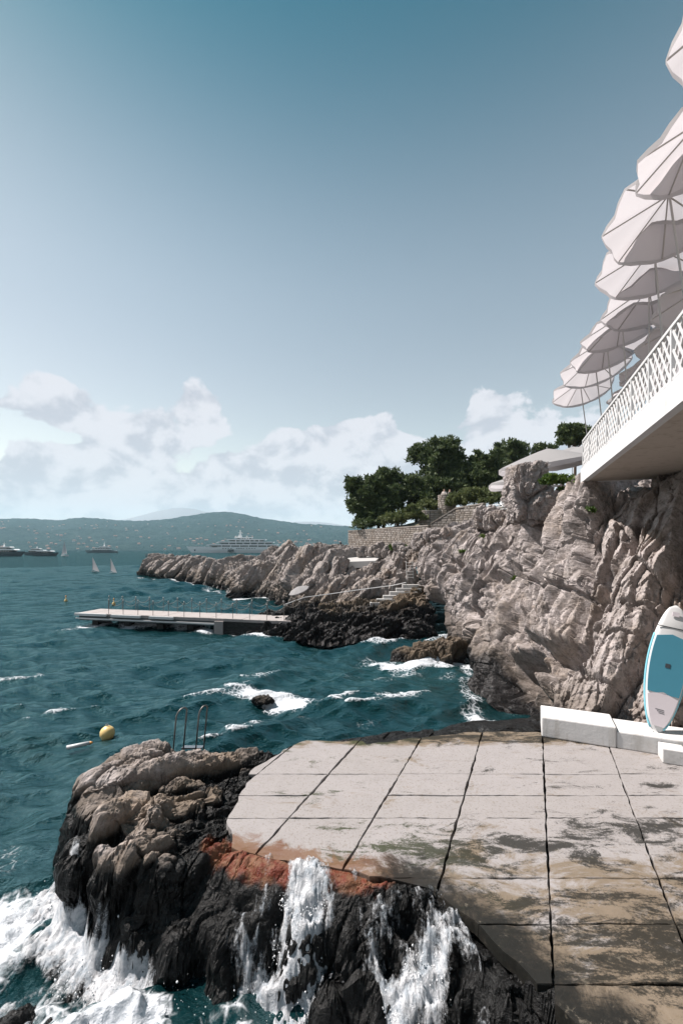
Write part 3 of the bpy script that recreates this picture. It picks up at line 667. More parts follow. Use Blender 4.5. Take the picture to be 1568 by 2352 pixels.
Z += .35*ell_foam(G(310, 1434), 4.0, 1.2, 1.0)+.20*ell_foam(G(590, 1600), 1.6, .7, 1.0)
shal = np.maximum.reduce([ell_foam(G(900, 1540), 6, 5, .75), ell_foam(G(720, 1560), 5, 4, .4), ell_foam(G(620, 1470), 5, 3, .3)])
SV = np.stack([SX+DX, SY+DY, Z], -1).reshape(-1, 3)
structure(link('sea', mesh_np('sea', SV, grid_faces(len(th), len(rr))[:, ::-1], M['sea'], True, {'foam': foam.ravel(), 'shallow': shal.ravel()})))

# white water running down the washed rock edge
def foam_mat():
    m, t, b, out = newmat('white_water')
    P = t.new('ShaderNodeNewGeometry').outputs['Position']; n = t.noise(P, 7, 8, .7, .5)
    t.put(b.inputs['Base Color'], t.mix(t.ss(n, .35, .6), (.30, .34, .38), (.60, .61, .63))); b.inputs['Roughness'].default_value = .55
    b.inputs['Subsurface Weight'].default_value = 0
    a = t.new('ShaderNodeAttribute', attribute_name='cover').outputs['Fac']
    n5 = t.noise(t.mapping(P, (1.6, .8, .6)), 9, 10, .75, .6); hole = t.noise(P, 30, 6, .7)
    al = t.ss(t.math('ADD', a, t.math('ADD', t.math('MULTIPLY', t.math('SUBTRACT', n5, .5), 1.9), t.math('MULTIPLY', t.math('SUBTRACT', hole, .5), .8))), .15, .85)
    t.put(b.inputs['Alpha'], al)
    t.put(b.inputs['Normal'], t.bump(t.math('ADD', n, n5), .9, .06)); return m
M['foam'] = foam_mat()
def whitewater(name, label, strips, seed, zmax=9.0):
    """strips: (px, py, z, half width m) down the run"""
    c = np.array([[*G(px, py, z)[:2], hw] for px, py, z, hw in strips])
    lo = c[:, :2].min(0)-c[:, 2].max(); hi = c[:, :2].max(0)+c[:, 2].max()
    n = 170; X, Y = np.meshgrid(np.linspace(lo[0], hi[0], n), np.linspace(lo[1], hi[1], n), indexing='ij')
    m = np.zeros_like(X)
    for a, b in zip(c[:-1], c[1:]):
        ab = b[:2]-a[:2]; tt = np.clip(((X-a[0])*ab[0]+(Y-a[1])*ab[1])/(ab@ab+1e-9), 0, 1)
        m = np.maximum(m, 1-np.hypot(X-a[0]-tt*ab[0], Y-a[1]-tt*ab[1])/(a[2]+(b[2]-a[2])*tt))
    # surface height of the rock below, by nearest grid sample
    ix = np.clip(np.searchsorted(gx, X), 0, nx-1); iy = np.clip(np.searchsorted(gy, Y), 0, ny-1)
    zb = np.maximum(V[ix, iy, 2], -.02)
    for _ in range(10): zb = (zb+np.roll(zb, 1, 0)+np.roll(zb, -1, 0)+np.roll(zb, 1, 1)+np.roll(zb, -1, 1))/5
    q = np.stack([X.ravel(), Y.ravel(), zb.ravel()*.6], 1)
    f1 = fbm(q/np.array([.20, .42, .6]), 4, seed).reshape(n, n); f2 = fbm(q/np.array([.06, .13, .2]), 3, seed+5).reshape(n, n)
    mm = m*1.1+f1*.42+f2*.24-.6*np.clip((zb-zmax)/.15, 0, 1)
    Zt = zb+.045+.07*np.clip(mm, 0, 1)*(1+.35*f2)+.015*f1
    F = grid_faces(n, n); keep = (mm.ravel()[F] > .02).all(1)
    o = link(name, mesh_np(name, np.stack([X, Y, Zt], -1).reshape(-1, 3), F[keep], M['foam'], True, {'cover': mm.ravel()})); o['kind'] = 'stuff'; o['label'] = label
    return o
whitewater('waterfall', 'white water pouring over the red algae edge of the platform', [(700, 2040, 1.05, .44), (705, 2110, .8, .46), (695, 2200, .45, .44), (665, 2290, .2, .50), (640, 2352, .0, .7)], 61)
whitewater('wash', 'white wash running off the dark rock below the concrete platform', [(975, 2195, .8, .22), (990, 2260, .6, .30), (960, 2330, .35, .40), (930, 2400, .1, .5)], 62)
whitewater('splash', 'foam splashing against the foot of the dark foreground rock', [(110, 2090, 0, .5), (200, 2240, 0, .42), (330, 2330, 0, .5), (470, 2352, 0, .5)], 63, .22)

def spray(name, label, spots, n, seed):
    """loose drops thrown up where waves break"""
    rg = np.random.default_rng(seed); Vv = []; Ff = []
    oct_ = np.array([(1, 0, 0), (-1, 0, 0), (0, 1, 0), (0, -1, 0), (0, 0, 1), (0, 0, -1)], float); of = np.array([(0, 2, 4), (2, 1, 4), (1, 3, 4), (3, 0, 4), (2, 0, 5), (1, 2, 5), (3, 1, 5), (0, 3, 5)])
    for px, py, z, rad, up, wt in spots:
        c = G(px, py, z); k = int(n*wt); a = rg.uniform(0, 6.28, k); r = rad*np.sqrt(rg.uniform(0, 1, k))
        p = np.stack([c[0]+r*np.cos(a), c[1]+r*np.sin(a)*.6, c[2]+up*rg.exponential(.45, k)], 1); sz = rg.gamma(2, .0024, k)+.0015
        for q, s1 in zip(p, sz):
            Ff.append(of+6*len(Vv)); Vv.append(oct_*s1*np.array([1, 1, rg.uniform(1, 1.8)])+q)
    o = link(name, mesh_np(name, np.concatenate(Vv), np.concatenate(Ff), M['drops'], True)); o['kind'] = 'stuff'; o['label'] = label
M['drops'] = plain('spray_drops', (.72, .74, .76), .3, .05, 4, 0, 0)
spray('spray', 'drops of spray thrown up along the washed rock edge', [(700, 2080, .95, .35, .10, .22), (690, 2200, .45, .35, .16, .25), (640, 2320, .1, .6, .18, .3), (980, 2230, .7, .30, .12, .2), (960, 2330, .35, .4, .15, .2), (210, 2250, .05, .5, .16, .25), (380, 2330, .05, .6, .16, .3), (110, 2100, .05, .4, .14, .15)], 1000, 5)

# ================================================================== PLATFORM
def ragged(poly, seed):
    r = random.Random(seed); out = []
    for i, p in enumerate(poly):
        q = poly[(i+1) % len(poly)]; L = math.hypot(q[0]-p[0], q[1]-p[1]); wild = not (7 <= i <= 11)
        k = max(1, int(L/.13)) if wild and p[1] > -1 else 1; nx_, ny_ = -(q[1]-p[1])/L, (q[0]-p[0])/L; d = 0
        for j in range(k):
            d = .6*d+r.uniform(-.035, .035) if j else 0
            out.append((p[0]+j/k*(q[0]-p[0])+nx_*d, p[1]+j/k*(q[1]-p[1])+ny_*d))
    return out
PLF = ragged(PLF, 4)
def clip(poly, a, b, c):
    """keep a*x+b*y >= c"""
    out = []
    for i, p in enumerate(poly):
        q = poly[(i+1) % len(poly)]; dp = a*p[0]+b*p[1]-c; dq = a*q[0]+b*q[1]-c
        if dp >= 0: out.append(p)
        if dp*dq < 0: s = dp/(dp-dq); out.append((p[0]+s*(q[0]-p[0]), p[1]+s*(q[1]-p[1])))
    return out
def area(p): return .5*sum(p[i][0]*p[(i+1) % len(p)][1]-p[(i+1) % len(p)][0]*p[i][1] for i in range(len(p)))
platform = thing('concrete_platform', 'stained concrete bathing platform of large slabs beside the sea', 'platform', (3, 7, 1.1))
XL = [-7.0, -5.42, -4.02, -2.63, -1.25, .19, 1.66, 3.10, 4.55, 6.0, 7.4, 8.9, 10.4, 12]
YL = [-6, -3.2, -1.1, .4, 1.7, 3.0, 4.31, 5.0, 5.7, 6.98, 7.62, 8.34, 10.6]
TN = .452
def rough_edges(poly, seed):
    """break straight edges into short uneven runs so slabs look chipped"""
    r = random.Random(seed); out = []
    for i, p in enumerate(poly):
        q = poly[(i+1) % len(poly)]; L = math.hypot(q[0]-p[0], q[1]-p[1]); k = max(1, int(L/.10)); nx_, ny_ = -(q[1]-p[1])/(L+1e-9), (q[0]-p[0])/(L+1e-9)
        for j in range(k):
            s = j/k; d = 0 if j == 0 else r.uniform(-.006, .014)+.006*math.sin(j*.37+i*2.1+seed)
            out.append((p[0]+s*(q[0]-p[0])+nx_*d, p[1]+s*(q[1]-p[1])+ny_*d))
    return out
sid = 0
for i in range(len(XL)-1):
    for j in range(len(YL)-1):
        gj = .010; gc = .003
        p = PLF if area(PLF) > 0 else PLF[::-1]
        p = clip(p, 1, -TN, XL[i]+gj); p = clip(p, -1, TN, -(XL[i+1]-gj)) if p else p
        p = clip(p, 0, 1, YL[j]+gc) if p else p; p = clip(p, 0, -1, -(YL[j+1]-gc)) if p else p
        if len(p) < 3 or area(p) < .04: continue
        cx_ = sum(q[0] for q in p)/len(p); cy_ = sum(q[1] for q in p)/len(p)
        if cy_ < 1.5 and cx_ > 8: pass
        sid += 1; p = rough_edges(p, sid); dz = random.uniform(-.007, .007); tx, ty = random.uniform(-.004, .004), random.uniform(-.004, .004)
        n = len(p); topz = lambda q, k=0: 1.2+dz+tx*(q[0]-cx_)+ty*(q[1]-cy_)-k
        ins = [(q[0]+(cx_-q[0])*.012, q[1]+(cy_-q[1])*.012) for q in p]
        Vv = [(q[0]-3, q[1]-7, -.06) for q in p]+[(q[0]-3, q[1]-7, topz(q, .012)-1.1) for q in p]+[(q[0]-3, q[1]-7, topz(q)-1.1) for q in ins]
        Ff = [tuple(range(2*n, 3*n))]+[(k, (k+1) % n, n+(k+1) % n, n+k) for k in range(n)]+[(n+k, n+(k+1) % n, 2*n+(k+1) % n, 2*n+k) for k in range(n)]
        MB().add(Vv, Ff).build('slab', M['concrete'], platform)

# white ledge against the cliff
lu = np.array([.917, -.40, 0]); lu /= np.linalg.norm(lu); lv = np.array([-lu[1], lu[0], 0]); A3 = [lu, lv, (0, 0, 1)]
L0 = np.array([4.68, 10.0, 1.2])
ledge = thing('white_ledge', 'long white painted concrete ledge at the foot of the cliff', 'ledge', L0)
MB().box(lu*.75+lv*.42+np.array([0, 0, .235]), (1.5, .84, .47), A3).build('end_block', M['masonry'], ledge)
MB().box(lu*4.75+lv*.43+np.array([0, 0, .19]), (6.49, .82, .38), A3).build('step', M['masonry'], ledge)
for o in ledge.children:
    bv = o.modifiers.new('bevel', 'BEVEL'); bv.width = .03; bv.segments = 2
pb = L0+lu*2.45+lv*-.19
MB().box((0, 0, .15), (.42, .36, .30), A3).build('concrete_block', M['masonry'], None, loc=pb+np.array([0, 0, .004]))
blk = bpy.data.objects['concrete_block']; tag(blk, 'small square concrete block in front of the white ledge', 'block')
bv = blk.modifiers.new('bevel', 'BEVEL'); bv.width = .02; bv.segments = 2

# ================================================================== PADDLEBOARD
def paddleboard():
    b0 = L0+lu*2.28+lv*.30; b0[2] = 1.575
    t0 = W(1552, 1391, 9.75)
    ax = t0-b0; L = np.linalg.norm(ax); ax = ax/L
    side = unit(np.cross(ax, lv)); side = side if side[0] > 0 else -side
    nrm = unit(np.cross(side, ax)); nrm = nrm if nrm[1] < 0 else -nrm
    root = thing('paddleboard', 'white and teal stand up paddleboard leaning upright against the cliff', 'paddleboard', b0)
    wid = lambda s: .37*(max(0, math.sin(math.pi*min(1, max(0, s))))**.42)*(.93+.1*math.sin(math.pi*s*.9)) if 0 < s < 1 else .02
    hull = MB(); S = np.linspace(0, 1, 41); ring = 12; VV = []
    for s in S:
        for k in range(ring):
            a = 2*math.pi*k/ring; ca, sa = math.cos(a), math.sin(a)
            VV.append(ax*s*L+side*wid(s)*np.sign(ca)*abs(ca)**.6+nrm*(.06*np.sign(sa)*abs(sa)**.8*min(1, 6*min(s+.02, 1.02-s))))
    FF = [(j*ring+k, j*ring+(k+1) % ring, (j+1)*ring+(k+1) % ring, (j+1)*ring+k) for j in range(40) for k in range(ring)]+[tuple(range(ring)), tuple(range(40*ring, 41*ring))]
    hull.add(VV, FF); hull.build('hull', M['white'], root, True)
    def pad(name, s0, s1, inset, mat, point=0.0, lift=.062):
        n = 18; ss = np.linspace(s0, s1, n); P = []
        for s in ss:
            ws = max(.01, wid(s)-inset); P.append((s, ws))
        pts = [ax*s*L-side*ws for s, ws in P]+[ax*(s1+point)*L]+[ax*s*L+side*ws for s, ws in reversed(P)]
        n2 = len(pts); Vv = [p+nrm*(lift-.012) for p in pts]+[p+nrm*(lift+.006) for p in pts]
        return MB().add(Vv, [tuple(range(n2)), tuple(range(n2, 2*n2))]+[(k, (k+1) % n2, n2+(k+1) % n2, n2+k) for k in range(n2)]).build(name, mat, root)
    pad('deck_pad', .295, .735, .05, M['teal'], .028)
    pad('tail_pad', .05, .275, .05, M['pink'], .035)
    rail = MB(); rail.tube([ax*s*L+side*(wid(s)-.012) for s in np.linspace(.03, .75, 30)], .026, 8); rail.build('rail', M['cyan'], root, True)
    rail = MB(); rail.tube([ax*s*L-side*(wid(s)-.012) for s in np.linspace(.03, .75, 30)], .026, 8); rail.build('rail', M['cyan'], root, True)
    hc = ax*.925*L+nrm*.066
    MB().box(hc, (.13, .10, .02), [side, ax, nrm]).build('handle', M['pink'], root)
    MB().box(ax*.815*L+nrm*.064, (.60, .018, .012), [side, ax, nrm]).build('strap', M['darkmetal'], root)
    lg = MB()
    for k in range(3): lg.box(ax*(.175-.012*k)*L+side*(-.02+.02*k)+nrm*.071, (.16-.03*k, .010, .004), [side, ax*.97+side*.25, nrm])
    lg.build('logo_mark', M['darkmetal'], root)
    MB().box(ax*.515*L+nrm*.072, (.09, .09, .008), [side, ax, nrm]).build('handle_recess', M['hullgrey'], root)
    return root
paddleboard()

# ================================================================== TERRACE above the cliff
E0 = np.array([9.0, 16.0]); ED = unit([.345, .938]); EN = np.array([ED[1], -ED[0]])      # EN points inland (right)
def edge(t, off=0, z=0): p = E0-ED*t+EN*off; return np.array([p[0], p[1], z])
ZB, ZF = 8.10, 8.55
terrace = thing('terrace', 'white edged concrete terrace jutting out above the cliff', 'terrace', (*E0, ZB))
def tl(p): return (p[0]-E0[0], p[1]-E0[1])
MB().slab([tl(edge(0, .06)), tl(edge(22, .06)), tl(edge(22, 16)), tl(edge(0, 16))][::-1], .005, ZF-ZB-.02).build('floor', M['underside'], terrace)
MB().slab([tl(edge(-.02, -.04)), tl(edge(22, -.04)), tl(edge(22, .14)), tl(edge(-.02, .14))][::-1], -.02, ZF-ZB+.03).build('fascia', M['fasciapaint'], terrace)
MB().slab([tl(edge(-.04, .142)), tl(edge(.10, .142)), tl(edge(.10, 16)), tl(edge(-.04, 16))][::-1], -.01, ZF-ZB+.02).build('end_fascia', M['fasciapaint'], terrace)
bal = thing('balustrade', 'white lattice balustrade along the terrace edge below the parasols', 'balustrade', (*E0, ZF))
npan = 12; pl = 1.25
for k in range(npan+1):
    p = edge(k*pl, .05); MB().box((p[0]-E0[0], p[1]-E0[1], .56), (.07, .07, 1.06), [ED.tolist()+[0], EN.tolist()+[0], (0, 0, 1)]).build('post', M['white'], bal)
A4 = [np.array([*-ED, 0]), np.array([*EN, 0]), np.array([0, 0, 1.])]
bar_me = {}
for k in range(npan):
    a = edge(k*pl, .05); o0 = np.array([a[0]-E0[0], a[1]-E0[1], .03])
    MB().box(A4[0]*pl/2+A4[2]*1.06, (pl, .08, .06), A4).build('handrail', M['white'], bal, loc=o0)
    pn = MB().box(A4[0]*pl/2+A4[2]*.10, (pl-.08, .05, .05), A4).build('bottom_rail', M['white'], bal, loc=o0)
    for sgn in (1, -1):
        for q in range(-3, 5):
            x0, x1 = q*.25, q*.25+.92*.72
            if sgn < 0: x0, x1 = x1, x0
            z0, z1 = .12, 1.04
            pa, pb_ = [x0, z0], [x1, z1]
            for lim, up in ((.05, False), (pl-.05, True)):           # trim to the panel
                for u_, v_ in ((pa, pb_), (pb_, pa)):
                    if (u_[0] > lim) == up and (v_[0] > lim) != up:
                        s = (lim-u_[0])/(v_[0]-u_[0]); u_[0], u_[1] = lim, u_[1]+s*(v_[1]-u_[1])
            if not (.04 <= pa[0] <= pl-.04 and .04 <= pb_[0] <= pl-.04) or abs(pa[0]-pb_[0]) < .08: continue
            key = (sgn, q)
            if key not in bar_me:
                P_, Q_ = A4[0]*pa[0]+A4[2]*pa[1]+A4[1]*.012*sgn, A4[0]*pb_[0]+A4[2]*pb_[1]+A4[1]*.012*sgn
                dd = unit(Q_-P_); bar_me[key] = MB().box((P_+Q_)/2, (np.linalg.norm(Q_-P_), .02, .045), [dd, A4[1], np.cross(dd, A4[1])]).mesh('lattice_bar', M['white'])
            link('lattice_bar', bar_me[key], pn)

def parasol_meshes(r, rise, sides=8, val=.10):
    can = MB(); V_ = [(0, 0, rise)]; ringn = 5; seg = sides*4
    for j in range(1, ringn+1):
        f = j/ringn
        for k in range(seg):
            a = 2*math.pi*k/seg; sag = 1-.06*math.cos(sides*a)*0-.05*(1-math.cos(sides*a))*f
            V_.append((r*f*sag*math.cos(a), r*f*sag*math.sin(a), rise*(1-f**1.15)-.04*r*f*(1-math.cos(sides*a))*.5))
    F_ = [(0, 1+k, 1+(k+1) % seg) for k in range(seg)]+[(1+(j-1)*seg+k, 1+j*seg+k, 1+j*seg+(k+1) % seg, 1+(j-1)*seg+(k+1) % seg) for j in range(1, ringn) for k in range(seg)]
    can.add(V_, F_)
    va = MB(); b = 1+(ringn-1)*seg; top_ = V_[b:b+seg]
    bot = [(x*1.004, y*1.004, z-val*(.62+.38*abs(math.cos(sides*math.pi*2*k/seg/2*1.0+math.pi/2)))) for k, (x, y, z) in enumerate(top_)]
    va.add(top_+bot, [(k, (k+1) % seg, seg+(k+1) % seg, seg+k) for k in range(seg)])
    rib = MB().bar((.03, 0, rise-.05), (r*.985, 0, -.015), .013, 5)
    return can.mesh('canopy', M['fabric'], True), va.mesh('valance', M['fabric'], True), rib.mesh('rib', M['offwhite'])
def parasol(name, label, base, top_c, r, rise, meshes, sides=8, tilt=(0, 0), group=None, spin=0):
    root = thing(name, label, 'parasol', base, 0, group)
    base = np.array(base, float); c = np.array(top_c, float)-base
    rot = (tilt[0], tilt[1], spin)
    cn = link('canopy', meshes[0], root, c, rot); link('valance', meshes[1], cn)
    for k in range(sides): link('rib', meshes[2], cn, rot=(0, 0, 2*math.pi*k/sides))
    up = Matrix.Rotation(tilt[1], 3, 'Y') @ Vector((0, 0, rise)) if not tilt[0] else (Matrix.Rotation(tilt[1], 3, 'Y') @ Matrix.Rotation(tilt[0], 3, 'X')) @ Vector((0, 0, rise))
    MB().bar((0, 0, 0), c+np.array(up), .018, 8).build('pole', M['offwhite'], root)
    MB().lathe([(.03, .0), (.03, .05), (.012, .09), (.002, .11)], 8, c+np.array(up)).build('finial', M['offwhite'], root)
    MB().lathe([(.24, 0), (.24, .06), (.05, .09), (.04, .30)], 14).build('base', M['offwhite'], root)
    return root
pm = parasol_meshes(1.05, .34); pm2 = parasol_meshes(.88, .32)
RIM = 5.35
ordn = ['highest parasol, only its edge showing at the top right', 'second parasol down, large and standing clear against the sky', 'third parasol down the terrace, overhanging the white balustrade', 'fourth parasol down, tucked under the third one', 'fifth parasol down, set slightly further in', 'sixth parasol down, with a bright sunlit rim', 'seventh parasol down the terrace row', 'eighth parasol down the terrace row', 'ninth parasol down, lowest over the terrace end']
spots = [(1560, 105), (1462, 405), (1394, 552), (1376, 655), (1386, 732), (1336, 792), (1310, 838), (1286, 876), (1266, 928)]
for k, (px, py) in enumerate(spots):
    Y = RIM*FPX/(HOR-py); X = (px-784)/FPX*Y+1.05
    t_ = (E0[1]-Y)/ED[1]; e = edge(t_, .38)
    ex = max(0, e[0]-X); dz = random.uniform(-.05, .05)
    parasol('terrace_parasol', 'white scalloped '+ordn[k], (X+ex*.9, Y, ZF-.02), (X+.06-(.16 if k < 2 else 0), Y, CAMZ+RIM*1.095+dz), 1.05, .34, pm2 if k < 2 else pm, 8, (R(-13+random.uniform(-5, 5)), R(random.uniform(-6, 6))), 'white parasols along the terrace', random.uniform(0, .7))
for k, (X, Y) in enumerate([(7.7, 8.9), (8.5, 10.6), (9.2, 12.4), (10.0, 14.2)]):
    parasol('terrace_parasol', ['inner row parasol behind the third and fourth terrace parasols, underside in shade', 'inner row parasol behind the fifth terrace parasol, underside in shade', 'inner row parasol behind the sixth and seventh parasols, partly hidden', 'innermost parasol near the far terrace end, mostly hidden'][k], (X, Y, ZF-.02), (X, Y, CAMZ+RIM-.05), 1.05, .34, pm, 8, (R(-10), 0), 'white parasols along the terrace', .3*k)
sq = parasol_meshes(2.9, .85, 4, .3)
for k, (px, py, Y, sp) in enumerate([(1258, 1064, 25, .15), (1315, 1056, 28, .5), (1375, 1040, 27, .3)]):
    c = W(px, py, Y); zb = land_z(c[0], c[1], 7.3)
    parasol('square_parasol', ['large square white parasol above the rock pinnacle', 'large square white parasol behind the one above the pinnacle', 'large square white parasol beside the end of the terrace'][k], (c[0], c[1], zb), c, 2.9, .85, sq, 4, (R(4), R(-7)), 'large square parasols', sp)
c = W(1200, 1112, 36); parasol('square_parasol', 'small white parasol peeping out left of the rock pinnacle', (c[0], c[1], land_z(c[0], c[1])), c, 2.9, .85, sq, 4, (0, 0), 'large square parasols', .2)

# ================================================================== ROCK PIECES
def add_rock(name, label, cat, px, py, Y, rad, size, seed, mat, axes=EYE, n=40, boxy=.5, parent=None, group=None, amp=1.0):
    c = W(px, py, Y); me = rock_blob(c, rad, axes, n, size, seed, boxy, amp, mat, name)
    o = link(name, me, parent, c)
    if parent is None: tag(o, label, cat, group)
    return o
add_rock('rock_pinnacle', 'tall grey rock pinnacle standing at the cliff top beside the parasols', 'rock', 1212, 1132, 22.5, (1.05, 1.1, 1.75), .9, 5, M['cliff'], EYE, 70, .52)
add_rock('sea_rock', 'dark wet rock breaking the surface of the cove, washed by foam', 'rock', 985, 1512, 21.5, (1.9, .95, .62), .8, 8, M['searock'], [unit((.97, .1, .20)), unit((-.1, 1, 0)), unit((-.20, 0, .97))], 64, .55)
add_rock('sea_rock', 'low brown rock awash in the foam patch in mid water', 'rock', 607, 1608, 15.6, (.42, .3, .16), .3, 9, M['searock'], EYE, 36, .3)
# leaning strata along the promontory
dipA = unit((.50, .25, .80)); nA = unit(np.cross(dipA, unit((.35, -.93, .05)))); nA = nA if nA[2] > 0 else -nA; bA = np.cross(nA, dipA)
AX = [dipA, bA, nA]
sl = [(565, 1338, 52, 2.6, 1.3, .75), (600, 1325, 51.5, 2.4, .9, .7), (640, 1310, 50, 2.7, .9, .6), (665, 1318, 47, 2.4, 1.0, .6), (690, 1310, 46, 2.6, 1.0, .7), (720, 1335, 40, 2.0, .8, .6), (705, 1350, 38.5, 1.5, .8, .5), (745, 1315, 41, 2.2, .9, .6), (770, 1325, 39, 1.9, .8, .6), (790, 1345, 36.5, 1.4, .7, .5), (835, 1330, 37, 1.6, .7, .55), (870, 1335, 36, 1.3, .7, .5), (900, 1310, 37, 1.5, .8, .6), (850, 1350, 35, 1.1, .6, .4),
      (345, 1300, 88, 2.0, 1.3, .8), (362, 1302, 85, 2.0, 1.3, .9), (385, 1308, 81, 2.0, 1.2, .9), (405, 1306, 79, 1.9, 1.2, .8), (430, 1312, 74, 2.0, 1.3, .9), (465, 1318, 68, 2.2, 1.6, 1.0), (490, 1325, 64.5, 2.0, 1.5, .9), (515, 1325, 63, 2.0, 1.3, .9), (535, 1335, 58, 2.2, 1.2, .8), (480, 1305, 72, 1.5, 1.4, .9), (625, 1280, 56, 1.3, .9, .7), (648, 1268, 55, 1.4, .8, .6)]
for k, (px, py, Y, a, b_, c_) in enumerate(sl):
    rk_ = random.Random(900+k); sc_ = rk_.uniform(.6, 1.35); Rm = np.array(Matrix.Rotation(rk_.uniform(-.3, .3), 3, 'Z') @ Matrix.Rotation(rk_.uniform(-.28, .28), 3, 'Y'))
    add_rock('leaning_rock', None, None, px, py, Y, (a*sc_, b_*rk_.uniform(.7, 1.6), c_*rk_.uniform(.6, 1.1)), .85*c_+.5, 200+k*3, M['far'], [Rm @ v_ for v_ in AX], 26, .75, prom, amp=.75)
# boulders edging the path
bo = [(792, 1262, 47, .55, .5, .42), (812, 1266, 45, .5, .5, .36), (833, 1268, 43.5, .55, .45, .5), (850, 1267, 43, .6, .5, .52), (868, 1270, 42, .55, .5, .45), (892, 1268, 41, .7, .6, .62), (915, 1263, 40, .6, .5, .66), (930, 1268, 38.5, .5, .5, .5), (945, 1275, 37, .5, .5, .55), (775, 1258, 50, .7, .6, .4), (755, 1262, 49, .7, .6, .45), (735, 1258, 50, .8, .6, .45)]
wh = ['leftmost but two, beside the lamp post', 'low flat one under the left end of the stone wall', 'rounded, in front of the long stone wall', 'rounded and close beside its left neighbour', 'squat, in front of the wall middle', 'large and pale, before the small hedge', 'upright, right of the small hedge', 'upright, near the right end of the path', 'rightmost, above the ladder', 'low, just left of the lamp post', 'low, on the rock crest left of the lamp post', 'leftmost, on the pale rock crest']
for k, (px, py, Y, a, b_, c_) in enumerate(bo):
    add_rock('boulder', 'pale boulder edging the path, '+wh[k], 'boulder', px, py, Y, (a, b_, c_), .55, 300+k, M['far'], EYE, 26, .35, None, 'boulders edging the path')
bo2 = [(1118, 1190, 29, .9, .8, .75), (1140, 1196, 27.5, .8, .7, .7), (1005, 1232, 33, 1.0, .9, .7), (975, 1245, 34.5, .9, .8, .7)]
for k, (px, py, Y, a, b_, c_) in enumerate(bo2):
    add_rock('boulder', ['grey boulder below the white railing, left one', 'grey boulder below the white railing, right one', 'grey boulder at the foot of the shaded stair wall', 'grey boulder on the cliff shoulder right of the path'][k], 'boulder', px, py, Y, (a, b_, c_), .7, 330+k, M['cliff'], EYE, 34, .4, None, 'boulders on the cliff shoulder')

# ================================================================== JETTY
JD = 0.92
ja, jb, jc = G(176, 1408, JD), G(502, 1421, JD), G(670, 1415, JD)
jd_ = unit((jb-ja)[:2]); jn = np.array([-jd_[1], jd_[0]])
jet = thing('jetty', 'long low concrete jetty with rope railings running out from the rocks', 'jetty', (*ja[:2], 0))
def jl(s, off, z): p = ja[:2]+jd_*s+jn*off-ja[:2]; return (p[0], p[1], z)
JL = np.linalg.norm((jb-ja)[:2]); W2 = 2.3
def jbox(name, s0, s1, o0, o1, z0, z1, mat):
    return MB().slab([jl(s0, o0, 0)[:2], jl(s1, o0, 0)[:2], jl(s1, o1, 0)[:2], jl(s0, o1, 0)[:2]], z0, z1).build(name, mat, jet)
nd = 14
for k in range(nd):
    jbox('deck_slab', k*(JL+5.2)/nd+.008, (k+1)*(JL+5.2)/nd-.008, .05, W2, JD-.18, JD+random.uniform(-.006, .006), M['deck'])
jbox('beam', .15, JL-.1, .10, W2-.1, .40, JD-.185, M['hullgrey']); jbox('white_edge', -.05, JL-.2, -.03, .06, .50, .60, M['white'])  # near-black beam colour stands in for shade on the jetty front
for s0, s1, zz in ((-.1, 2.6, .90), (3.0, 5.4, .88), (6.1, 8.0, .88)): jbox('fender', s0, s1, -.10, .045, zz-.14, zz+.03, M['white'])
for s0 in (.9, 3.6, 6.3, 8.7): jbox('pier', s0, s0+.5, .5, W2-.4, -1.0, .395, M['low'])
jbox('abutment', JL-.08, JL+5.4, .02, W2-.05, -.9, JD-.19, M['low'])
jbox('abutment_cap', JL-.3, JL+.35, -.06, .5, -.5, JD-.182, M['deck'])
def post_run(o, n, s0, s1, name):
    tops = []
    for k in range(n):
        s = s0+(s1-s0)*k/(n-1); p = jl(s, o, JD)
        po = MB().bar((0, 0, 0), (0, 0, .98), .018, 6).build('post', M['dullsteel'], jet, loc=p)
        MB().lathe([(.0, -.05), (.04, -.03), (.05, 0), (.035, .035), (.005, .05)], 8, (0, 0, 1.02)).build('knob', M['offwhite'], po)
        tops.append(np.array(p)+[0, 0, .93])
    for a, b in zip(tops[:-1], tops[1:]):
        pts = [a+(b-a)*u-np.array([0, 0, .32*4*u*(1-u)]) for u in np.linspace(0, 1, 9)]
        MB().tube(pts, .011, 5).build('rope', M['dullrope'], jet)
post_run(.18, 12, 2.6, JL+4.6, 'front'); post_run(W2-.15, 14, .9, JL+5.0, 'back')

# walkway rail, steps, ladder, lamp post on the rocks
ws = [W(655, 1388, 31.6), W(700, 1372, 32.2), W(760, 1364, 32.6), W(830, 1354, 32.6), W(900, 1345, 32.4), W(932, 1338, 32.2)]
rl = thing('walkway_rail', 'thin white handrail curving along the rock walkway to the steps', 'handrail', ws[0]-np.array([0, 0, .9]))
MB().tube([p-ws[0]+np.array([0, 0, .9]) for p in ws], .035, 6).build('rail', M['white'], rl)
for p in ws: MB().bar((0, 0, 0), (0, 0, .9), .02, 6).build('post', M['steel'], rl, loc=p-ws[0])
st = thing('stone_steps', 'short flight of pale stone steps climbing from the rock walkway', 'steps', W(900, 1383, 31))
s0 = W(900, 1383, 31)
for k in range(6):
    a = W(880+12*k, 1384-8.2*k, 30.6+.38*k); wdt = 2.5-.16*k
    MB().box((0, 0, -.11), (wdt, .46, .24)).build('step', M['offwhite'], st, loc=a-s0+np.array([.3, 0, 0]))
wk = [W(760, 1395, 31.2), W(850, 1390, 31), W(885, 1384, 31)]
p0 = W(775, 1398, 31.0)
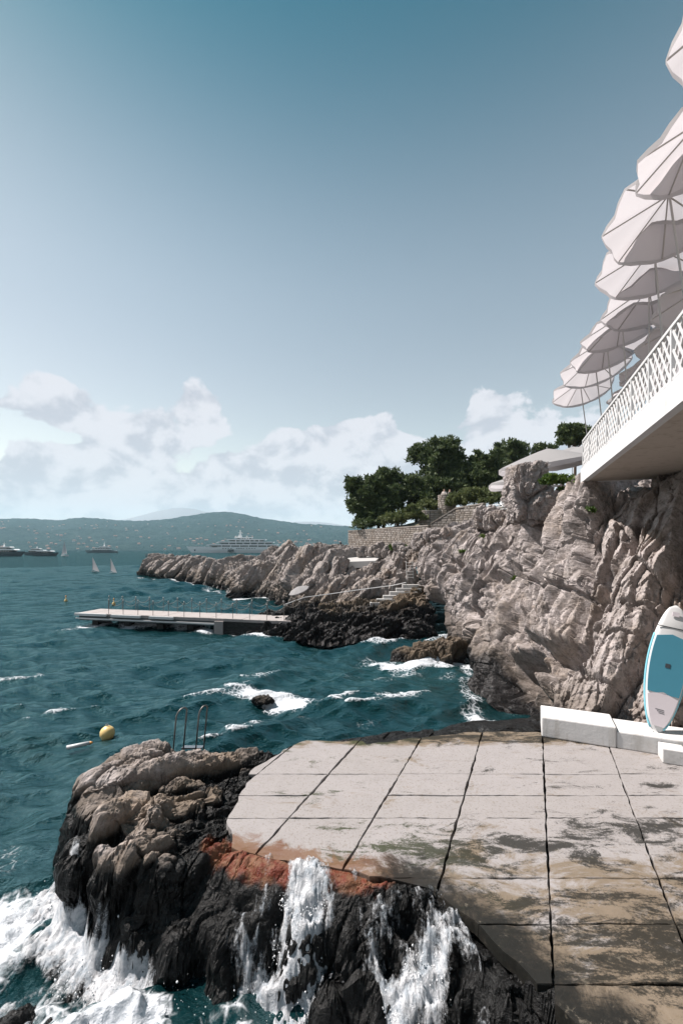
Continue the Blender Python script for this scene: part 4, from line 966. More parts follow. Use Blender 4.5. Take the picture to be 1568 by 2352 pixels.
MB().add([p-p0 for p in (W(705, 1399, 31.3), W(880, 1389, 30.6), W(890, 1384, 31.8), W(715, 1394, 32.6))]+[p-p0-np.array([0, 0, .25]) for p in (W(705, 1399, 31.3), W(880, 1389, 30.6), W(890, 1384, 31.8), W(715, 1394, 32.6))], [(0, 1, 2, 3), (7, 6, 5, 4), (0, 4, 5, 1), (1, 5, 6, 2), (2, 6, 7, 3), (3, 7, 4, 0)]).build('walkway', M['deck'], None, loc=p0)
structure(bpy.data.objects['walkway'])
ld = thing('iron_ladder', 'small pale iron ladder set against the rocks above the stone steps', 'ladder', W(934, 1330, 32.2)); l0 = W(934, 1330, 32.2)
for dx in (0, .5): MB().bar((dx, 0, 0), (dx, .45, 1.35), .025, 6).build('rail', M['offwhite'], ld)
for k in range(6): MB().bar((0, .075*k, .12+.22*k), (.5, .075*k, .12+.22*k), .022, 6).build('rung', M['offwhite'], ld)
lp = W(782, 1272, 47.5); t_ = thing('lamp_post', 'thin pale post with a black lamp head on the rocks', 'lamp post', lp)
MB().bar((0, 0, -.3), (0, 0, 1.05), .10, 8, .09).build('post', M['offwhite'], t_); MB().lathe([(.10, 1.05), (.13, 1.1), (.13, 1.28), (.04, 1.33)], 8).build('lamp_head', M['darkmetal'], t_)
# pale flat landing among the rocks
p0 = W(820, 1284, 41)
MB().add([p-p0 for p in (W(752, 1292, 40.5), W(862, 1288, 38.8), W(875, 1277, 44), W(775, 1277, 46.5))]+[p-p0-np.array([0, 0, .6]) for p in (W(752, 1292, 40.5), W(862, 1288, 38.8), W(875, 1277, 44), W(775, 1277, 46.5))], [(0, 1, 2, 3), (7, 6, 5, 4), (0, 4, 5, 1), (1, 5, 6, 2), (2, 6, 7, 3), (3, 7, 4, 0)]).build('sun_deck', M['offwhite'], None, loc=p0)
structure(bpy.data.objects['sun_deck'])
# folded white canvas shade by the rail
p0 = W(668, 1362, 33.5); pr = thing('canvas_shade', 'tilted white canvas parasol beside the walkway rail', 'parasol', p0-np.array([0, 0, .9]))
cm = parasol_meshes(.85, .30, 8, .06); cn = link('canopy', cm[0], pr, (.62, 0, 1.12), (R(8), R(-22), .2)); link('valance', cm[1], cn)
for k in range(8): link('rib', cm[2], cn, rot=(0, 0, 2*math.pi*k/8))
MB().bar((.9, 0, -.3), (.52, 0, 1.4), .02, 6).build('pole', M['offwhite'], pr)

# ================================================================== STONE WALLS
def stone_mesh(seed):
    r = random.Random(seed); mb = MB()
    V_ = [(x*(.5-r.uniform(0, .03)), y*.5, z*(.5-r.uniform(0, .05))) for y in (-1, 1) for x, z in ((-1, -1), (1, -1), (1, 1), (-1, 1))]
    ins = [(x*.86+r.uniform(-.02, .02), -.5-r.uniform(.10, .25), z*.82+r.uniform(-.03, .03)) for x, y, z in V_[:4]]
    mb.add(V_[:4]+ins+V_[4:], [(4, 5, 6, 7), (0, 1, 5, 4), (1, 2, 6, 5), (2, 3, 7, 6), (3, 0, 4, 7), (0, 8, 9, 1), (1, 9, 10, 2), (2, 10, 11, 3), (3, 11, 8, 0)])
    return mb.mesh('stone', M['stone'])
SM = [stone_mesh(i) for i in range(6)]
def stone_wall(name, label, a, b, za, zb, ta, tb, course=.26, length=.5, cope=True, parent=None):
    """wall face from a to b (plan), bottom za,zb and top ta,tb; stones on the side facing the camera"""
    a = np.array(a, float); b = np.array(b, float); L = np.linalg.norm(b-a); u = (b-a)/L; n = np.array([-u[1], u[0]]); n = n if n[1] > 0 else -n
    root = thing(name, label, 'wall', (a[0], a[1], za))
    ang = math.atan2(u[1], u[0])
    V_ = []
    for o in (.0, .45):
        V_ += [(n[0]*o, n[1]*o, -.4), (u[0]*L+n[0]*o, u[1]*L+n[1]*o, zb-za-.4), (u[0]*L+n[0]*o, u[1]*L+n[1]*o, tb-za-.02), (n[0]*o, n[1]*o, ta-za-.02)]
    MB().add(V_, [(0, 1, 2, 3), (7, 6, 5, 4), (0, 4, 5, 1), (1, 5, 6, 2), (2, 6, 7, 3), (3, 7, 4, 0)]).build('core', M['mortar'], root)
    k = 0; z = min(za, zb)
    while z < max(ta, tb)-.05:
        h = course*random.uniform(.75, 1.2); s = -random.uniform(0, length*.6)
        while s < L:
            l = length*random.uniform(.55, 1.35); s1 = max(0, s); e1 = min(L, s+l)
            if e1-s1 > .12:
                m_ = (s1+e1)/2; lo = za+(zb-za)*m_/L; hi = ta+(tb-ta)*m_/L
                if z+h*.5 > lo and z+h < hi+.04:
                    p = u*m_; o = link('stone', SM[random.randrange(6)], root, (p[0], p[1], z+h/2-za), (0, 0, ang)); o.scale = (e1-s1-.03, .12, h-.03)
            s += l
        z += h
    if cope:
        nn = max(2, int(L/.8))
        for q in range(nn):
            s1, s2 = q*L/nn+.012, (q+1)*L/nn-.012; z1, z2 = ta+(tb-ta)*s1/L-za, ta+(tb-ta)*s2/L-za
            V_ = [(u[0]*s+n[0]*o, u[1]*s+n[1]*o, zz+dz) for dz in (0, .13) for o in (-.10, .5) for s, zz in ((s1, z1), (s2, z2))]
            MB().add(V_, [(0, 2, 3, 1), (4, 5, 7, 6), (0, 1, 5, 4), (2, 6, 7, 3), (0, 4, 6, 2), (1, 3, 7, 5)]).build('coping_stone', M['stone'], root)
    return root
wa, wb = W(800, 1221, 52), W(984, 1208, 42)
stone_wall('stone_wall', 'long sunlit stone retaining wall below the trees', wa[:2], wb[:2], 5.7, 5.9, 7.72, 7.85, .24, .55)
wc, wd, we = W(989, 1204, 41.8), W(1046, 1169, 40.6), W(1110, 1158, 38.5)
stone_wall('stair_wall', 'shaded stone stair wall rising to the right with sloping coping', wc[:2], wd[:2], 6.0, 6.8, wc[2], wd[2], .24, .5)
stone_wall('stair_wall', 'shaded level stone wall at the top of the stair wall', wd[:2], we[:2], 6.8, 7.0, wd[2]+.005, we[2], .24, .5)
def round_wall(name, label, c, r, z0, z1, floor=None):
    root = thing(name, label, 'turret', (c[0], c[1], z0)); H = z1-z0
    MB().lathe([(r-.08, -.6), (r-.08, (floor or z1)-z0)] if floor else [(r-.08, -.6), (r-.08, H-.03)], 24).build('core', M['mortar'], root)
    if floor: MB().lathe([(r-.08, floor-z0), (r-.08, H-.02), (r-.34, H-.02), (r-.34, floor-z0+.01)], 24).build('parapet', M['mortar'], root)
    nc = max(3, int(H/.23))
    for q in range(nc):
        ns = int(2*math.pi*r/.42); ph = random.random()
        for k in range(ns):
            a = 2*math.pi*(k+ph)/ns
            if math.sin(a) > .35: continue
            o = link('stone', SM[random.randrange(6)], root, (r*math.cos(a)*.985, r*math.sin(a)*.985, (q+.5)*H/nc), (0, 0, a+math.pi/2)); o.scale = (2*math.pi*r/ns-.03, .13, H/nc-.03)
    cp = MB().lathe([(r-.4 if floor else .01, H), (r+.10, H), (r+.10, H+.12), (r-.4 if floor else .01, H+.14)], 24); cp.build('coping', M['stone'], root)
    return root
tc_ = W(993, 1190, 44.5); round_wall('round_turret', 'low round stone turret at the end of the sunlit wall', tc_[:2]+np.array([0, 1.2]), 1.12, 7.7, 9.55)
tp = W(1026, 1150, 49); round_wall('round_tower', 'taller round stone lookout among the shrubs above the turret', tp[:2], .95, 8.6, 11.65, 10.75)

# white railing at the cliff top landing
r0, r1 = W(1121, 1193, 33.5), W(1173, 1190, 31.5)
ra = thing('white_railing', 'white railing of horizontal bars at the cliff top landing', 'railing', r0)
dv = r1-r0; rlow = W(1094, 1205, 34.5)-r0
for p in (np.zeros(3), dv*.5, dv, rlow): MB().box(p+np.array([0, 0, .55]), (.07, .07, 1.15)).build('post', M['white'], ra)
for k in range(6):
    z = .15+.19*k; MB().bar((0, 0, z), dv+np.array([0, 0, z]), .028, 6).build('bar', M['white'], ra)
    MB().bar(rlow+np.array([0, 0, z*.9]), (0, 0, z), .028, 6).build('bar', M['white'], ra)
lpad = (r0+r1)/2+np.array([1.2, .8, 0])
MB().slab([(-2.6, -1.0), (1.6, -1.4), (2.2, 2.4), (-2.0, 2.8)], -.8, -.02).build('landing', M['deck'], None, loc=lpad); structure(bpy.data.objects['landing'])

# ================================================================== SWIM LADDER, BUOYS
b0 = G(425, 1735, 1.15)
la = thing('swim_ladder', 'steel swim ladder with two looped handrails on the near rock', 'ladder', b0)
for px, px2, dy in ((392, 419, 0.0), (440, 462, .12)):
    a = G(px, 1742, 1.1)-b0; b_ = G(px2-2, 1728, 1.15)-b0; a = a+np.array([0, dy, -.15]); b_ = b_+np.array([0, dy, -.1])
    H_ = 1.0; lean = np.array([.10, .05, 0])
    top_ = [a+(b_-a)*(.5-.5*math.cos(math.pi*u))+lean+np.array([0, 0, H_+.12*math.sin(math.pi*u)]) for u in np.linspace(0, 1, 8)]
    MB().tube([a-np.array([0, 0, .3])]+top_+[b_-np.array([0, 0, .3])], .016, 8).build('handrail', M['dullsteel'], la, True)
for k in range(3): MB().box((.02, .42+.05*k, -.02-.28*k), (.46, .13, .03)).build('tread', M['steel'], la)
bp = G(247, 1690); by = thing('mooring_buoy', 'pale yellow ball buoy floating beyond the near rock', 'buoy', bp)
MB().lathe([(.005, -.17), (.10, -.15), (.17, -.08), (.205, .03), (.20, .12), (.16, .20), (.09, .255), (.005, .275)], 20, (0, 0, .02)).build('float', M['yellow'], by, True)
MB().lathe([(.05, -.33), (.06, -.15), (.045, -.12)], 10, (0, 0, .02)).build('neck', M['offwhite'], by, True); MB().tube([(0, 0, .28), (.05, 0, .33), (0, 0, .36), (-.05, 0, .33), (0, 0, .28)], .012, 6).build('ring', M['steel'], by)
sp = G(182, 1716); sb = thing('spar_float', 'slim white spar float lying on the water left of the ball buoy', 'buoy', sp, R(28))
MB().bar((-.30, 0, .05), (.26, 0, .06), .055, 10).build('spar', M['white'], sb, True); MB().bar((.26, 0, .06), (.34, 0, .06), .05, 10, .015).build('tip', M['orange'], sb, True)
for (px, py, lab) in ((262, 1388, 'small yellow marker buoy just behind the jetty'), (152, 1381, 'tiny orange and yellow marker buoy left of the jetty')):
    p = G(px, py); q = thing('marker_buoy', lab, 'buoy', p, 0, 'marker buoys'); q.scale = (.5, .5, .62)
    MB().lathe([(.05, -.3), (.30, -.1), (.34, .12), (.22, .3), (.07, .45), (.07, .75)], 12).build('body', M['yellow'], q, True); MB().lathe([(.10, .75), (.16, .85), (.10, .98), (.01, 1.02)], 10).build('topmark', M['orange'], q, True)

# ================================================================== BOATS
def yacht(name, label, L, H, beam, tiers, hullmat, loc, heading, mast=None, extras=()):
    """bow towards -x.  tiers: (x0, x1, z0, z1, width, rake) ; dark window band inside each tier"""
    root = thing(name, label, 'yacht', loc, heading)
    S = np.linspace(0, 1, 26); prof = []
    for s in S:
        wv = beam/2*min(1, (s*2.6)**.75)*(1 if s < .85 else 1-(s-.85)*.8); sheer = H*(1+.10*(1-s)**2)
        rk = H*.95*(1-s)**3
        prof.append([(-L/2+s*L+rk*(1.0), 0, -1.0), (-L/2+s*L+rk*.9, wv*.72, 0), (-L/2+s*L+rk*.35, wv*.95, H*.55), (-L/2+s*L, wv, sheer), (-L/2+s*L, -wv, sheer), (-L/2+s*L+rk*.35, -wv*.95, H*.55), (-L/2+s*L+rk*.9, -wv*.72, 0)])
    Vv = [p for r in prof for p in r]; n = 7
    Ff = [(j*n+k, j*n+(k+1) % n, (j+1)*n+(k+1) % n, (j+1)*n+k) for j in range(25) for k in range(n)]+[tuple(range(n)), tuple(range(25*n, 26*n))]
    h = MB().add(Vv, Ff).build('hull', hullmat, root)
    for (x0, x1, z0, z1, wdt, rake) in tiers:
        dz = z1-z0; hz = z0+dz*.62
        t_ = MB().prism([(x0+rake*1.05, z0), (x1, z0), (x1, hz), (x0+rake*.45, hz)], -wdt/2*.96, wdt/2*.96).build('window_band', M['glass'], root)
        MB().prism([(x0-rake*.1, hz+.01), (x1+.02*L, hz+.01), (x1+.02*L, z1), (x0+rake*.35, z1)], -wdt/2, wdt/2).build('deck', M['yachtwhite'], root)
        for q in range(1, 7):
            xx = x0+rake+(x1-x0-rake)*q/7; MB().prism([(xx, z0), (xx+.006*L, z0), (xx+.006*L, hz), (xx, hz)], -wdt/2*.97, wdt/2*.97).build('pillar', M['yachtwhite'], root)
    for (x0, x1, z0, z1) in extras: MB().box(((x0+x1)/2, -beam/2*.965, (z0+z1)/2), (x1-x0, .6, z1-z0)).build('hatch', M['glass'], root)
    if mast:
        x, z0, z1 = mast
        m_ = MB().prism([(x-.02*L, z0), (x+.03*L, z0), (x+.012*L, z0+(z1-z0)*.6), (x+.004*L, z0+(z1-z0)*.6)], -beam*.06, beam*.06).build('mast', M['yachtwhite'], root)
        MB().bar((x+.008*L, 0, z0+(z1-z0)*.5), (x+.008*L, 0, z1), .004*L, 6).build('aerial', M['yachtwhite'], m_)
        MB().box((x+.006*L, 0, z0+(z1-z0)*.62), (.03*L, beam*.4, .1*(z1-z0)*.5)).build('radar', M['yachtwhite'], m_)
        for sx in (-.035, .075): MB().lathe([(.005*L, 0), (.010*L, .006*L), (.010*L, .012*L), (.001*L, .02*L)], 10, (x+sx*L, 0, z0-.002*L)).build('radar_dome', M['offwhite'], root, True)
    return root
YY = 640; s_ = YY/FPX
def yl(px): return (px-430)*s_
Lb = 150
big_tiers = [(yl(478)-Lb/2, 58, 8.4, 12.6, 19, 9), (yl(500)-Lb/2, 52, 12.7, 16.6, 17, 8), (yl(522)-Lb/2, 40, 16.7, 20.2, 14, 7), (yl(540)-Lb/2, 20, 20.3, 23.0, 9, 6)]
yb = yacht('superyacht', 'very long white superyacht anchored off behind the rock promontory', Lb, 8.6, 21, big_tiers, M['yachtwhite'], ((430-784)*s_+Lb/2, YY, .0), R(2), (yl(550)-Lb/2, 22.8, 34), [(yl(527)-Lb/2, yl(541)-Lb/2, 1.2, 5.0), (yl(452)-Lb/2, yl(455)-Lb/2, 2.5, 5.0)]+[(yl(x)-Lb/2, yl(x+3)-Lb/2, 5.9, 7.0) for x in (515, 521, 527, 533, 546, 551, 556, 561, 568, 574, 580, 586)])
YY = 650; s_ = YY/FPX
yacht('motor_yacht', 'smaller white motor yacht with three decks heading left', 44, 3.4, 9, [(-11, 17, 3.2, 5.6, 8, 4), (-6, 15, 5.7, 7.9, 7, 3.5), (1, 13, 8.0, 9.8, 5.5, 3)], M['hullgrey'], ((228-784)*s_, YY, 0), R(-2), (8, 9.6, 16.5))
yacht('tender_boat', 'small dark tender astern of the smaller white motor yacht', 10, 1.9, 3.2, [(-1.5, 3, 1.8, 3.0, 2.6, .8)], M['hullgrey'], ((267-784)*s_, YY-4, 0), 0)
YY = 330; s_ = YY/FPX
yacht('motor_yacht', 'dark hulled motor yacht with pale upper deck at the left edge', 26, 3.4, 6.5, [(-7, 9, 3.3, 5.6, 5.8, 3), (-3, 6, 5.7, 7.4, 4.5, 2)], M['hullgrey'], ((20-784)*s_, YY, 0), R(180), (3, 7.3, 11))
yacht('motor_yacht', 'low dark motor yacht, nearest of the boats at far left', 20, 2.6, 5.2, [(-5, 7, 2.5, 4.3, 4.6, 2.2)], M['hullgrey'], ((88-784)*s_, YY+10, 0), R(176), None)
yacht('motor_yacht', 'white topped dark motor yacht lying behind the two at far left', 22, 2.8, 5.5, [(-6, 7, 2.7, 4.8, 4.8, 2.4), (-2, 5, 4.9, 6.2, 4, 1.5)], M['hullgrey'], ((60-784)*s_*1.12, YY+55, 0), R(182), (1, 6.1, 8.5))
def curved_sail(pts, belly, name, parent, mat):
    """triangular sail from three corners, bellied along y"""
    a, b, c = [np.array(p, float) for p in pts]; n = 10; V_ = []; idx = {}
    for i in range(n+1):
        for j in range(n+1-i):
            u, v = i/n, j/n; w_ = 1-u-v; idx[i, j] = len(V_)
            V_.append(a*w_+b*u+c*v+np.array([0, belly*27*u*v*w_+belly*2*(u*v+v*w_), 0]))
    F_ = [(idx[i, j], idx[i+1, j], idx[i, j+1]) for i in range(n) for j in range(n-i)]+[(idx[i+1, j], idx[i+1, j+1], idx[i, j+1]) for i in range(n) for j in range(n-i-1)]
    return MB().add(V_, F_).build(name, mat, parent, True)
sp = G(148, 1277.5); sy_ = thing('sailing_boat', 'white sailing boat under sail between the motor yachts', 'sailboat', sp, R(-32))
hl = MB(); prof = []
for s in np.linspace(0, 1, 12):
    wv = 1.3*math.sin(math.pi*min(1, s*.62+.02))**.8; prof += [(-4.6+9.2*s, 0, -.4), (-4.6+9.2*s, wv*.8, .1), (-4.6+9.2*s, wv, 1.0), (-4.6+9.2*s, -wv, 1.0), (-4.6+9.2*s, -wv*.8, .1)]
hl.add(prof, [(j*5+k, j*5+(k+1) % 5, (j+1)*5+(k+1) % 5, (j+1)*5+k) for j in range(11) for k in range(5)]+[tuple(range(5)), tuple(range(55, 60))]); hl.build('hull', M['white'], sy_)
MB().bar((-.3, 0, .9), (.1, 0, 12.2), .09, 6).build('mast', M['steel'], sy_); MB().bar((-.3, 0, 1.8), (3.6, .5, 1.9), .07, 6).build('boom', M['steel'], sy_)
curved_sail([(-.2, .02, 2.0), (3.5, .5, 2.0), (.1, .02, 12.0)], .15, 'mainsail', sy_, M['fabric']); curved_sail([(-4.3, 0, 1.2), (-.6, .3, 1.6), (0, 0, 11)], .15, 'jib', sy_, M['fabric'])
for k, (px, py, hgt) in enumerate(((216, 1313, 3.1), (258, 1316, 2.9))):
    p = G(px, py); wsf = thing('sail_dinghy', ['white triangular dinghy sail, left one of the pair on open water', 'white triangular dinghy sail, right one of the pair on open water'][k], 'sailboat', p, R(-42), 'pair of small sails')
    hull = MB(); pr_ = []
    for s in np.linspace(0, 1, 8):
        wv = .45*math.sin(math.pi*(s*.7+.18)); pr_ += [(-1.2+2.6*s, 0, -.15), (-1.2+2.6*s, wv, .12), (-1.2+2.6*s, -wv, .12)]
    hull.add(pr_, [(j*3+q, j*3+(q+1) % 3, (j+1)*3+(q+1) % 3, (j+1)*3+q) for j in range(7) for q in range(3)]+[(0, 1, 2), (21, 22, 23)]); hull.build('hull', M['hullgrey'], wsf)
    w_ = 4.2 if k == 0 else 3.3
    MB().bar((-.9, 0, .1), (-.95, 0, hgt+.5), .03, 6).build('mast', M['steel'], wsf)
    curved_sail([(-.9, 0, .5), (-.9+w_, .2, .05), (-.95, 0, hgt+.5)], .06, 'sail', wsf, M['fabric']); MB().bar((-.9, 0, .45), (-.9+w_*.9, .15, .1), .025, 6).build('boom', M['steel'], wsf)

# ================================================================== TREES
def foliage(blobs, n, leaf, seed, mat, name, origin, squash=.7):
    """leaf tufts in lumpy clumps. blobs: (centre, radii)"""
    rg = np.random.default_rng(seed); vol = np.array([np.prod(b[1])**(2/3) for b in blobs]); vol /= vol.sum()
    allV = []
    for (c, rad), sh in zip(blobs, vol):
        m_ = int(n*sh); ncl = max(6, m_//46)
        dirs = rg.normal(size=(ncl, 3)); dirs /= np.linalg.norm(dirs, axis=1, keepdims=True); dirs[:, 2] = np.where(dirs[:, 2] < -.55, -dirs[:, 2], dirs[:, 2])
        rr_ = rg.uniform(.45, 1.05, (ncl, 1)); cc = c+dirs*rr_*np.array(rad)
        per = m_//ncl+1; pts = np.repeat(cc, per, 0); sz = np.repeat(rg.uniform(.6, 1.5, ncl), per)
        o = rg.normal(size=(len(pts), 3)); o /= np.linalg.norm(o, axis=1, keepdims=True); o *= rg.uniform(0, 1, (len(pts), 1))**.5
        cr = .24*float(np.mean(rad))
        pts = pts+o*sz[:, None]*cr*np.array([1.2, 1.2, squash])
        d1 = o+rg.normal(0, .6, o.shape)+np.array([0, 0, .35]); d1 /= np.linalg.norm(d1, axis=1, keepdims=True)
        d2 = np.cross(d1, rg.normal(size=d1.shape)); d2 /= np.linalg.norm(d2, axis=1, keepdims=True)
        l = leaf*rg.uniform(.6, 1.4, (len(pts), 1))
        allV.append(np.stack([pts-d2*l*.30, pts+d2*l*.30, pts+d1*l*1.2+d2*l*.12, pts+d1*l*1.2-d2*l*.12], 1).reshape(-1, 3))
    Vv = np.concatenate(allV)-origin; Ff = np.arange(len(Vv)).reshape(-1, 4)
    return mesh_np(name, Vv, Ff, mat)
def tree(name, label, px, py, Y, rx, rz, n, seed, mat, leaf=.26, lumps=9, group='trees above the stone wall', cat='tree', trunk=True):
    c = W(px, py, Y); k = Y/FPX; rx *= k; rz *= k; rg = random.Random(seed)
    zb = min(land_z(c[0], c[1], 8), c[2]-rz*.4); o = np.array([c[0], c[1], zb])
    root = thing(name, label, cat, o, 0, group)
    bl = [(c, (rx*.80, rx*.75, rz*.80))]
    for q in range(lumps):
        a = rg.uniform(0, 6.28); e = rg.uniform(-.6, 1.0); f = rg.uniform(.55, .95)
        cc = c+np.array([rx*f*math.cos(a)*math.cos(e*.9), rx*f*math.sin(a)*math.cos(e*.9)*.9, rz*f*math.sin(e*1.2)])
        s = rg.uniform(.26, .44); bl.append((cc, (rx*s, rx*s, rz*s*.8)))
    link('crown', foliage(bl, int(n*1.9), leaf, seed, mat, 'crown', o), root)
    if trunk:
        tb = MB(); h = c[2]-zb
        tb.bar((0, 0, -.5), (rx*.05, 0, h*.55), .035*rx+.14, 8, .03*rx+.09); tb.bar((rx*.05, 0, h*.55), (0, 0, h+rz*.5), .03*rx+.09, 8, .03)
        for cc, rd in bl[1:]: tb.bar((rx*.04, 0, max(.2, h*.5)), cc-o, .025*rx+.04, 6, .02)
        tb.build('trunk', M['bark'], root)
    return root
T = [(832, 1150, 55, 48, 52, 5200, 'rounded dark tree at the left end of the stone wall', M['leaf']),
     (868, 1175, 54, 45, 40, 3600, 'low bushy tree just right of the leftmost dark tree', M['leaf']),
     (912, 1125, 58, 46, 55, 4600, 'dark tree with a small pointed top between the leftmost and tallest trees', M['leaf']),
     (1000, 1082, 60, 62, 68, 8200, 'tallest broad dark pine in the middle of the grove', M['leaf']),
     (955, 1130, 57, 48, 45, 4000, 'dark tree filling the gap below left of the tallest pine', M['leaf']),
     (1065, 1105, 58, 52, 52, 4600, 'dark tree to the right of the tallest pine', M['leaf']),
     (1125, 1090, 56, 48, 50, 4200, 'dark tree below the feathery pine', M['leaf']),
     (1172, 1052, 60, 40, 55, 2600, 'feathery pine with sky showing through near the parasols', M['leaf']),
     (880, 1152, 56, 50, 45, 4200, 'dark tree standing behind the low bushy tree', M['leaf']),
     (1035, 1122, 57, 50, 44, 4000, 'dark tree filling the grove below the tallest pine', M['leaf']),
     (1152, 1106, 55, 44, 38, 3000, 'dark tree behind the white railing at the right end of the grove', M['leaf']),
     (1240, 1050, 62, 32, 34, 1400, 'small dark tree top just left of the square parasols', M['leaf']),
     (1318, 1005, 48, 40, 34, 2600, 'dark tree behind the square parasols at the terrace end', M['leaf'])]
for k, (px, py, Y, rx, rz, n, lab, mt) in enumerate(T):
    tree('pine_tree', lab, px, py, Y, rx, rz, n, 400+k, mt, .30, 13 if rx > 50 else 10)
SHR = [(1105, 1143, 45, 62, 20, 3600, 'large olive green shrub above the shaded stair wall', M['shrub']), (1050, 1150, 47, 30, 18, 1500, 'olive green shrub around the round lookout', M['shrub']),
       (945, 1182, 46, 40, 22, 2200, 'olive green shrub behind the round turret', M['shrub']), (905, 1195, 48, 40, 18, 1800, 'low green shrub above the long stone wall', M['shrub']), (840, 1205, 51, 40, 13, 1400, 'low dark shrub at the left end of the long stone wall', M['leaf']),
       (980, 1165, 50, 34, 20, 1500, 'green shrub between the turret and the trees', M['shrub']),
       (915, 1258, 40.5, 22, 5, 700, 'small bright green hedge on the path below the wall', M['hedge']), (1285, 1103, 20, 38, 15, 1500, 'green hedge under the square parasols beside the rock pinnacle', M['hedge']), (1255, 1105, 20.5, 20, 14, 800, 'darker green bush at the foot of the rock pinnacle', M['hedge'])]
for k, (px, py, Y, rx, rz, n, lab, mt) in enumerate(SHR):
    tree('shrub', lab, px, py, Y, rx, rz, n, 460+k, mt, .22 if Y > 30 else .10, 8, 'shrubs on the headland', 'shrub', False)

cs_ = CLV[::5, ::5]; cliff_bvh = BVHTree.FromPolygons(cs_.reshape(-1, 3).tolist(), grid_faces(*cs_.shape[:2]).tolist())
for k, (px, py, rx) in enumerate([(1290, 1128, 14), (1222, 1188, 9), (1108, 1232, 9), (1352, 1172, 10), (1062, 1268, 7), (1180, 1330, 6)]):
    hit = cliff_bvh.ray_cast(Vector((0, 0, CAMZ)), Vector(W(px, py, 1.0)-np.array([0, 0, CAMZ])).normalized())[0]
    if hit is None: continue
    kk = hit.y/FPX*rx; o = np.array(hit); lab = ['widest green tuft in the cliff face below the hedge', 'green tuft in a cliff crack under the rock pinnacle', 'green tuft on the cliff shoulder below the white railing', 'green tuft in the cliff face under the terrace corner', 'small green tuft on the far cliff shoulder', 'lowest small green tuft in the middle of the cliff'][k]
    root = thing('rock_plant', lab, 'plant', o, 0, 'tufts growing in cliff cracks')
    link('leaves', foliage([(o, (kk, kk, kk*.6))], 260, .07 if hit.y < 20 else .10, 700+k, M['hedge'], 'leaves', o), root)

# ================================================================== PEOPLE AND BIRDS (tiny in the picture)
def person_mat(shirt, trousers):
    m, t, b, out = newmat('person_clothes'); z = t.sep(t.new('ShaderNodeTexCoord').outputs['Object'])[2]
    c = t.mix(t.math('GREATER_THAN', z, .88), trousers, shirt); c = t.mix(t.math('GREATER_THAN', z, 1.42), c, (.50, .32, .24)); c = t.mix(t.math('GREATER_THAN', z, 1.66), c, (.05, .035, .025))
    t.put(b.inputs['Base Color'], c); b.inputs['Roughness'].default_value = .8; return m
def person(label, loc, rz, shirt, trousers, bend=0.0):
    j = {'pel': (0, 0, .95, .15), 'ch': (0, -.03-bend*.5, 1.25, .17), 'nk': (0, -.04-bend, 1.46-bend*.2, .06), 'hd': (0, -.06-bend*1.2, 1.62-bend*.25, .105), 'tp': (0, -.06-bend*1.2, 1.74-bend*.25, .07)}
    for s, nme in ((-1, 'l'), (1, 'r')):
        j['sh'+nme] = (.19*s, -.04-bend*.9, 1.40-bend*.2, .065); j['el'+nme] = (.27*s, -.10-bend, 1.14, .05); j['wr'+nme] = (.22*s, -.32-bend, 1.05, .04); j['ha'+nme] = (.21*s, -.42-bend, 1.04, .045)
        j['hp'+nme] = (.10*s, 0, .88, .11); j['kn'+nme] = (.11*s, -.02, .48, .075); j['an'+nme] = (.11*s, .02, .08, .05); j['to'+nme] = (.12*s, -.14, .04, .045)
    E = [('pel', 'ch'), ('ch', 'nk'), ('nk', 'hd'), ('hd', 'tp')]
    for s in 'lr': E += [('ch', 'sh'+s), ('sh'+s, 'el'+s), ('el'+s, 'wr'+s), ('wr'+s, 'ha'+s), ('pel', 'hp'+s), ('hp'+s, 'kn'+s), ('kn'+s, 'an'+s), ('an'+s, 'to'+s)]
    names = list(j); me = bpy.data.meshes.new('person'); me.from_pydata([j[n][:3] for n in names], [(names.index(a), names.index(b)) for a, b in E], []); me.materials.append(person_mat(shirt, trousers))
    o = link('person', me, None, loc, (0, 0, rz)); sk = o.modifiers.new('skin', 'SKIN'); lay = me.skin_vertices[0] if len(me.skin_vertices) else None
    if lay is None:
        bpy.context.view_layer.objects.active = o; bpy.ops.mesh.customdata_skin_add(); lay = me.skin_vertices[0]
    for k, n in enumerate(names): lay.data[k].radius = (j[n][3], j[n][3]); lay.data[k].use_root = (n == 'pel')
    sb_ = o.modifiers.new('sub', 'SUBSURF'); sb_.levels = 1; sb_.render_levels = 2
    return tag(o, label, 'person')
person('person in a pale top standing at the left of the round lookout', (tp[0]-.32, tp[1]+.0, 10.755), R(-20), (.62, .56, .52), (.12, .13, .16))
person('person in a dark top standing at the right of the round lookout', (tp[0]+.32, tp[1]+.15, 10.755), R(25), (.22, .20, .20), (.10, .10, .12))
pp = W(1160, 1150, 32.2); person('person in a white shirt leaning at the white railing', (pp[0], pp[1]+.25, lpad[2]-.02), R(-15), (.82, .82, .82), (.35, .33, .30), .12)
def bird(label, px, py, Y, rz, s=1.0):
    p = W(px, py, Y); o = thing('seabird', label, 'bird', p, rz, 'seabirds on the promontory tip')
    MB().lathe([(.01, .0), (.07, .05), (.12, .18), (.115, .32), (.06, .46), (.04, .56), (.055, .62), (.05, .68), (.01, .71)], 10).build('body', M['darkmetal'], o, True)
    MB().bar((.03, 0, .645), (.17, 0, .63), .018, 5, .004).build('beak', M['yellow'], o); MB().bar((-.06, 0, .10), (-.20, 0, -.06), .05, 5, .025).build('tail', M['darkmetal'], o)
    for q in (-.04, .04): MB().bar((0, q, .08), (.02, q, -.12), .014, 5).build('leg', M['darkmetal'], o)
bird('dark seabird perched on the promontory tip, left one', 336, 1280, 88.5, R(200)); bird('dark seabird perched on the promontory tip, right one', 343, 1280.5, 88.8, R(20))

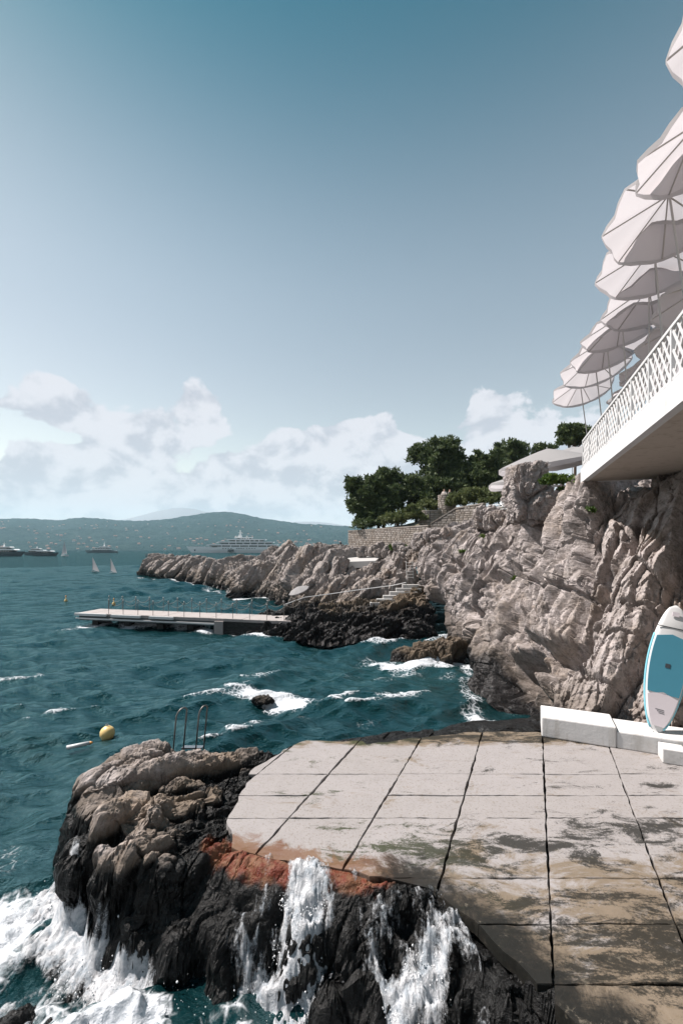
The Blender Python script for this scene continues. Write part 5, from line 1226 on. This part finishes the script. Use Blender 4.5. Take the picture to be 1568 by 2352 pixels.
# ================================================================== HOUSES ON THE FAR HILLS
def house_mesh(seed):
    r = random.Random(seed); w_, d_, h_ = r.uniform(11, 20), r.uniform(9, 12), r.uniform(5, 9); me = MB()
    me.box((0, 0, h_/2-2), (w_, d_, h_+4)); nb = len(me.f)
    e = .8; z0 = h_+.02; z1 = h_+r.uniform(1.8, 3.0)
    me.add([(-w_/2-e, -d_/2-e, z0), (w_/2+e, -d_/2-e, z0), (w_/2+e, d_/2+e, z0), (-w_/2-e, d_/2+e, z0), (-w_/2+2, 0, z1), (w_/2-2, 0, z1)], [(0, 1, 5, 4), (2, 3, 4, 5), (1, 2, 5), (3, 0, 4), (3, 2, 1, 0)])
    m_ = me.mesh('house', M['housewall'][seed % 3]); m_.materials.append(M['roof'])
    for p in m_.polygons[nb:]: p.material_index = 1
    return m_
M['housewall'] = [plain('house_render_%s' % n, c, .9, .06, .2) for n, c in (('white', (.42, .40, .38)), ('cream', (.40, .34, .28)), ('pink', (.40, .29, .25)))]
M['roof'] = plain('terracotta_roof', (.42, .20, .13), .9, .15, .5)
HM = [house_mesh(i) for i in range(9)]
hr = random.Random(5); cnt = 0
while cnt < 190:
    px = hr.uniform(-40, 860); tt = hr.random()**1.5; Y = 1660+tt*1250; X = (px-784)/FPX*Y
    hit = hill_bvh.ray_cast(Vector((X, Y, 900)), Vector((0, 0, -1)))[0]
    if hit is None: continue
    cl_ = vnoise(np.array([[X/170, Y/220, 3.0]]), 41)[0]
    if cl_ < -.15 and hr.random() < .75: continue
    hk = hr.randrange(9); o = link('house', HM[hk], None, (X, Y, hit.z), (0, 0, hr.uniform(-.5, .5))); s = hr.uniform(.5, .9); o.scale = (s, s, s)
    tag(o, 'small %s house with terracotta roof on the far wooded hills' % ('white', 'cream', 'pink')[hk % 3], 'house', 'houses scattered over the far hills'); cnt += 1

# ================================================================== HAZE
hz = MB().box((0, 3700, 330), (13000, 7600, 670)).build('haze', None); hz['kind'] = 'stuff'
m = bpy.data.materials.new('haze'); m.use_nodes = True; t = NT(m.node_tree); t.n.clear()
pv = t.new('ShaderNodeVolumePrincipled'); pv.inputs['Color'].default_value = (.60, .83, .96, 1); pv.inputs['Density'].default_value = 0.9e-4; pv.inputs['Anisotropy'].default_value = 0.0
t.l.new(pv.outputs[0], t.new('ShaderNodeOutputMaterial').inputs['Volume']); hz.data.materials.append(m)
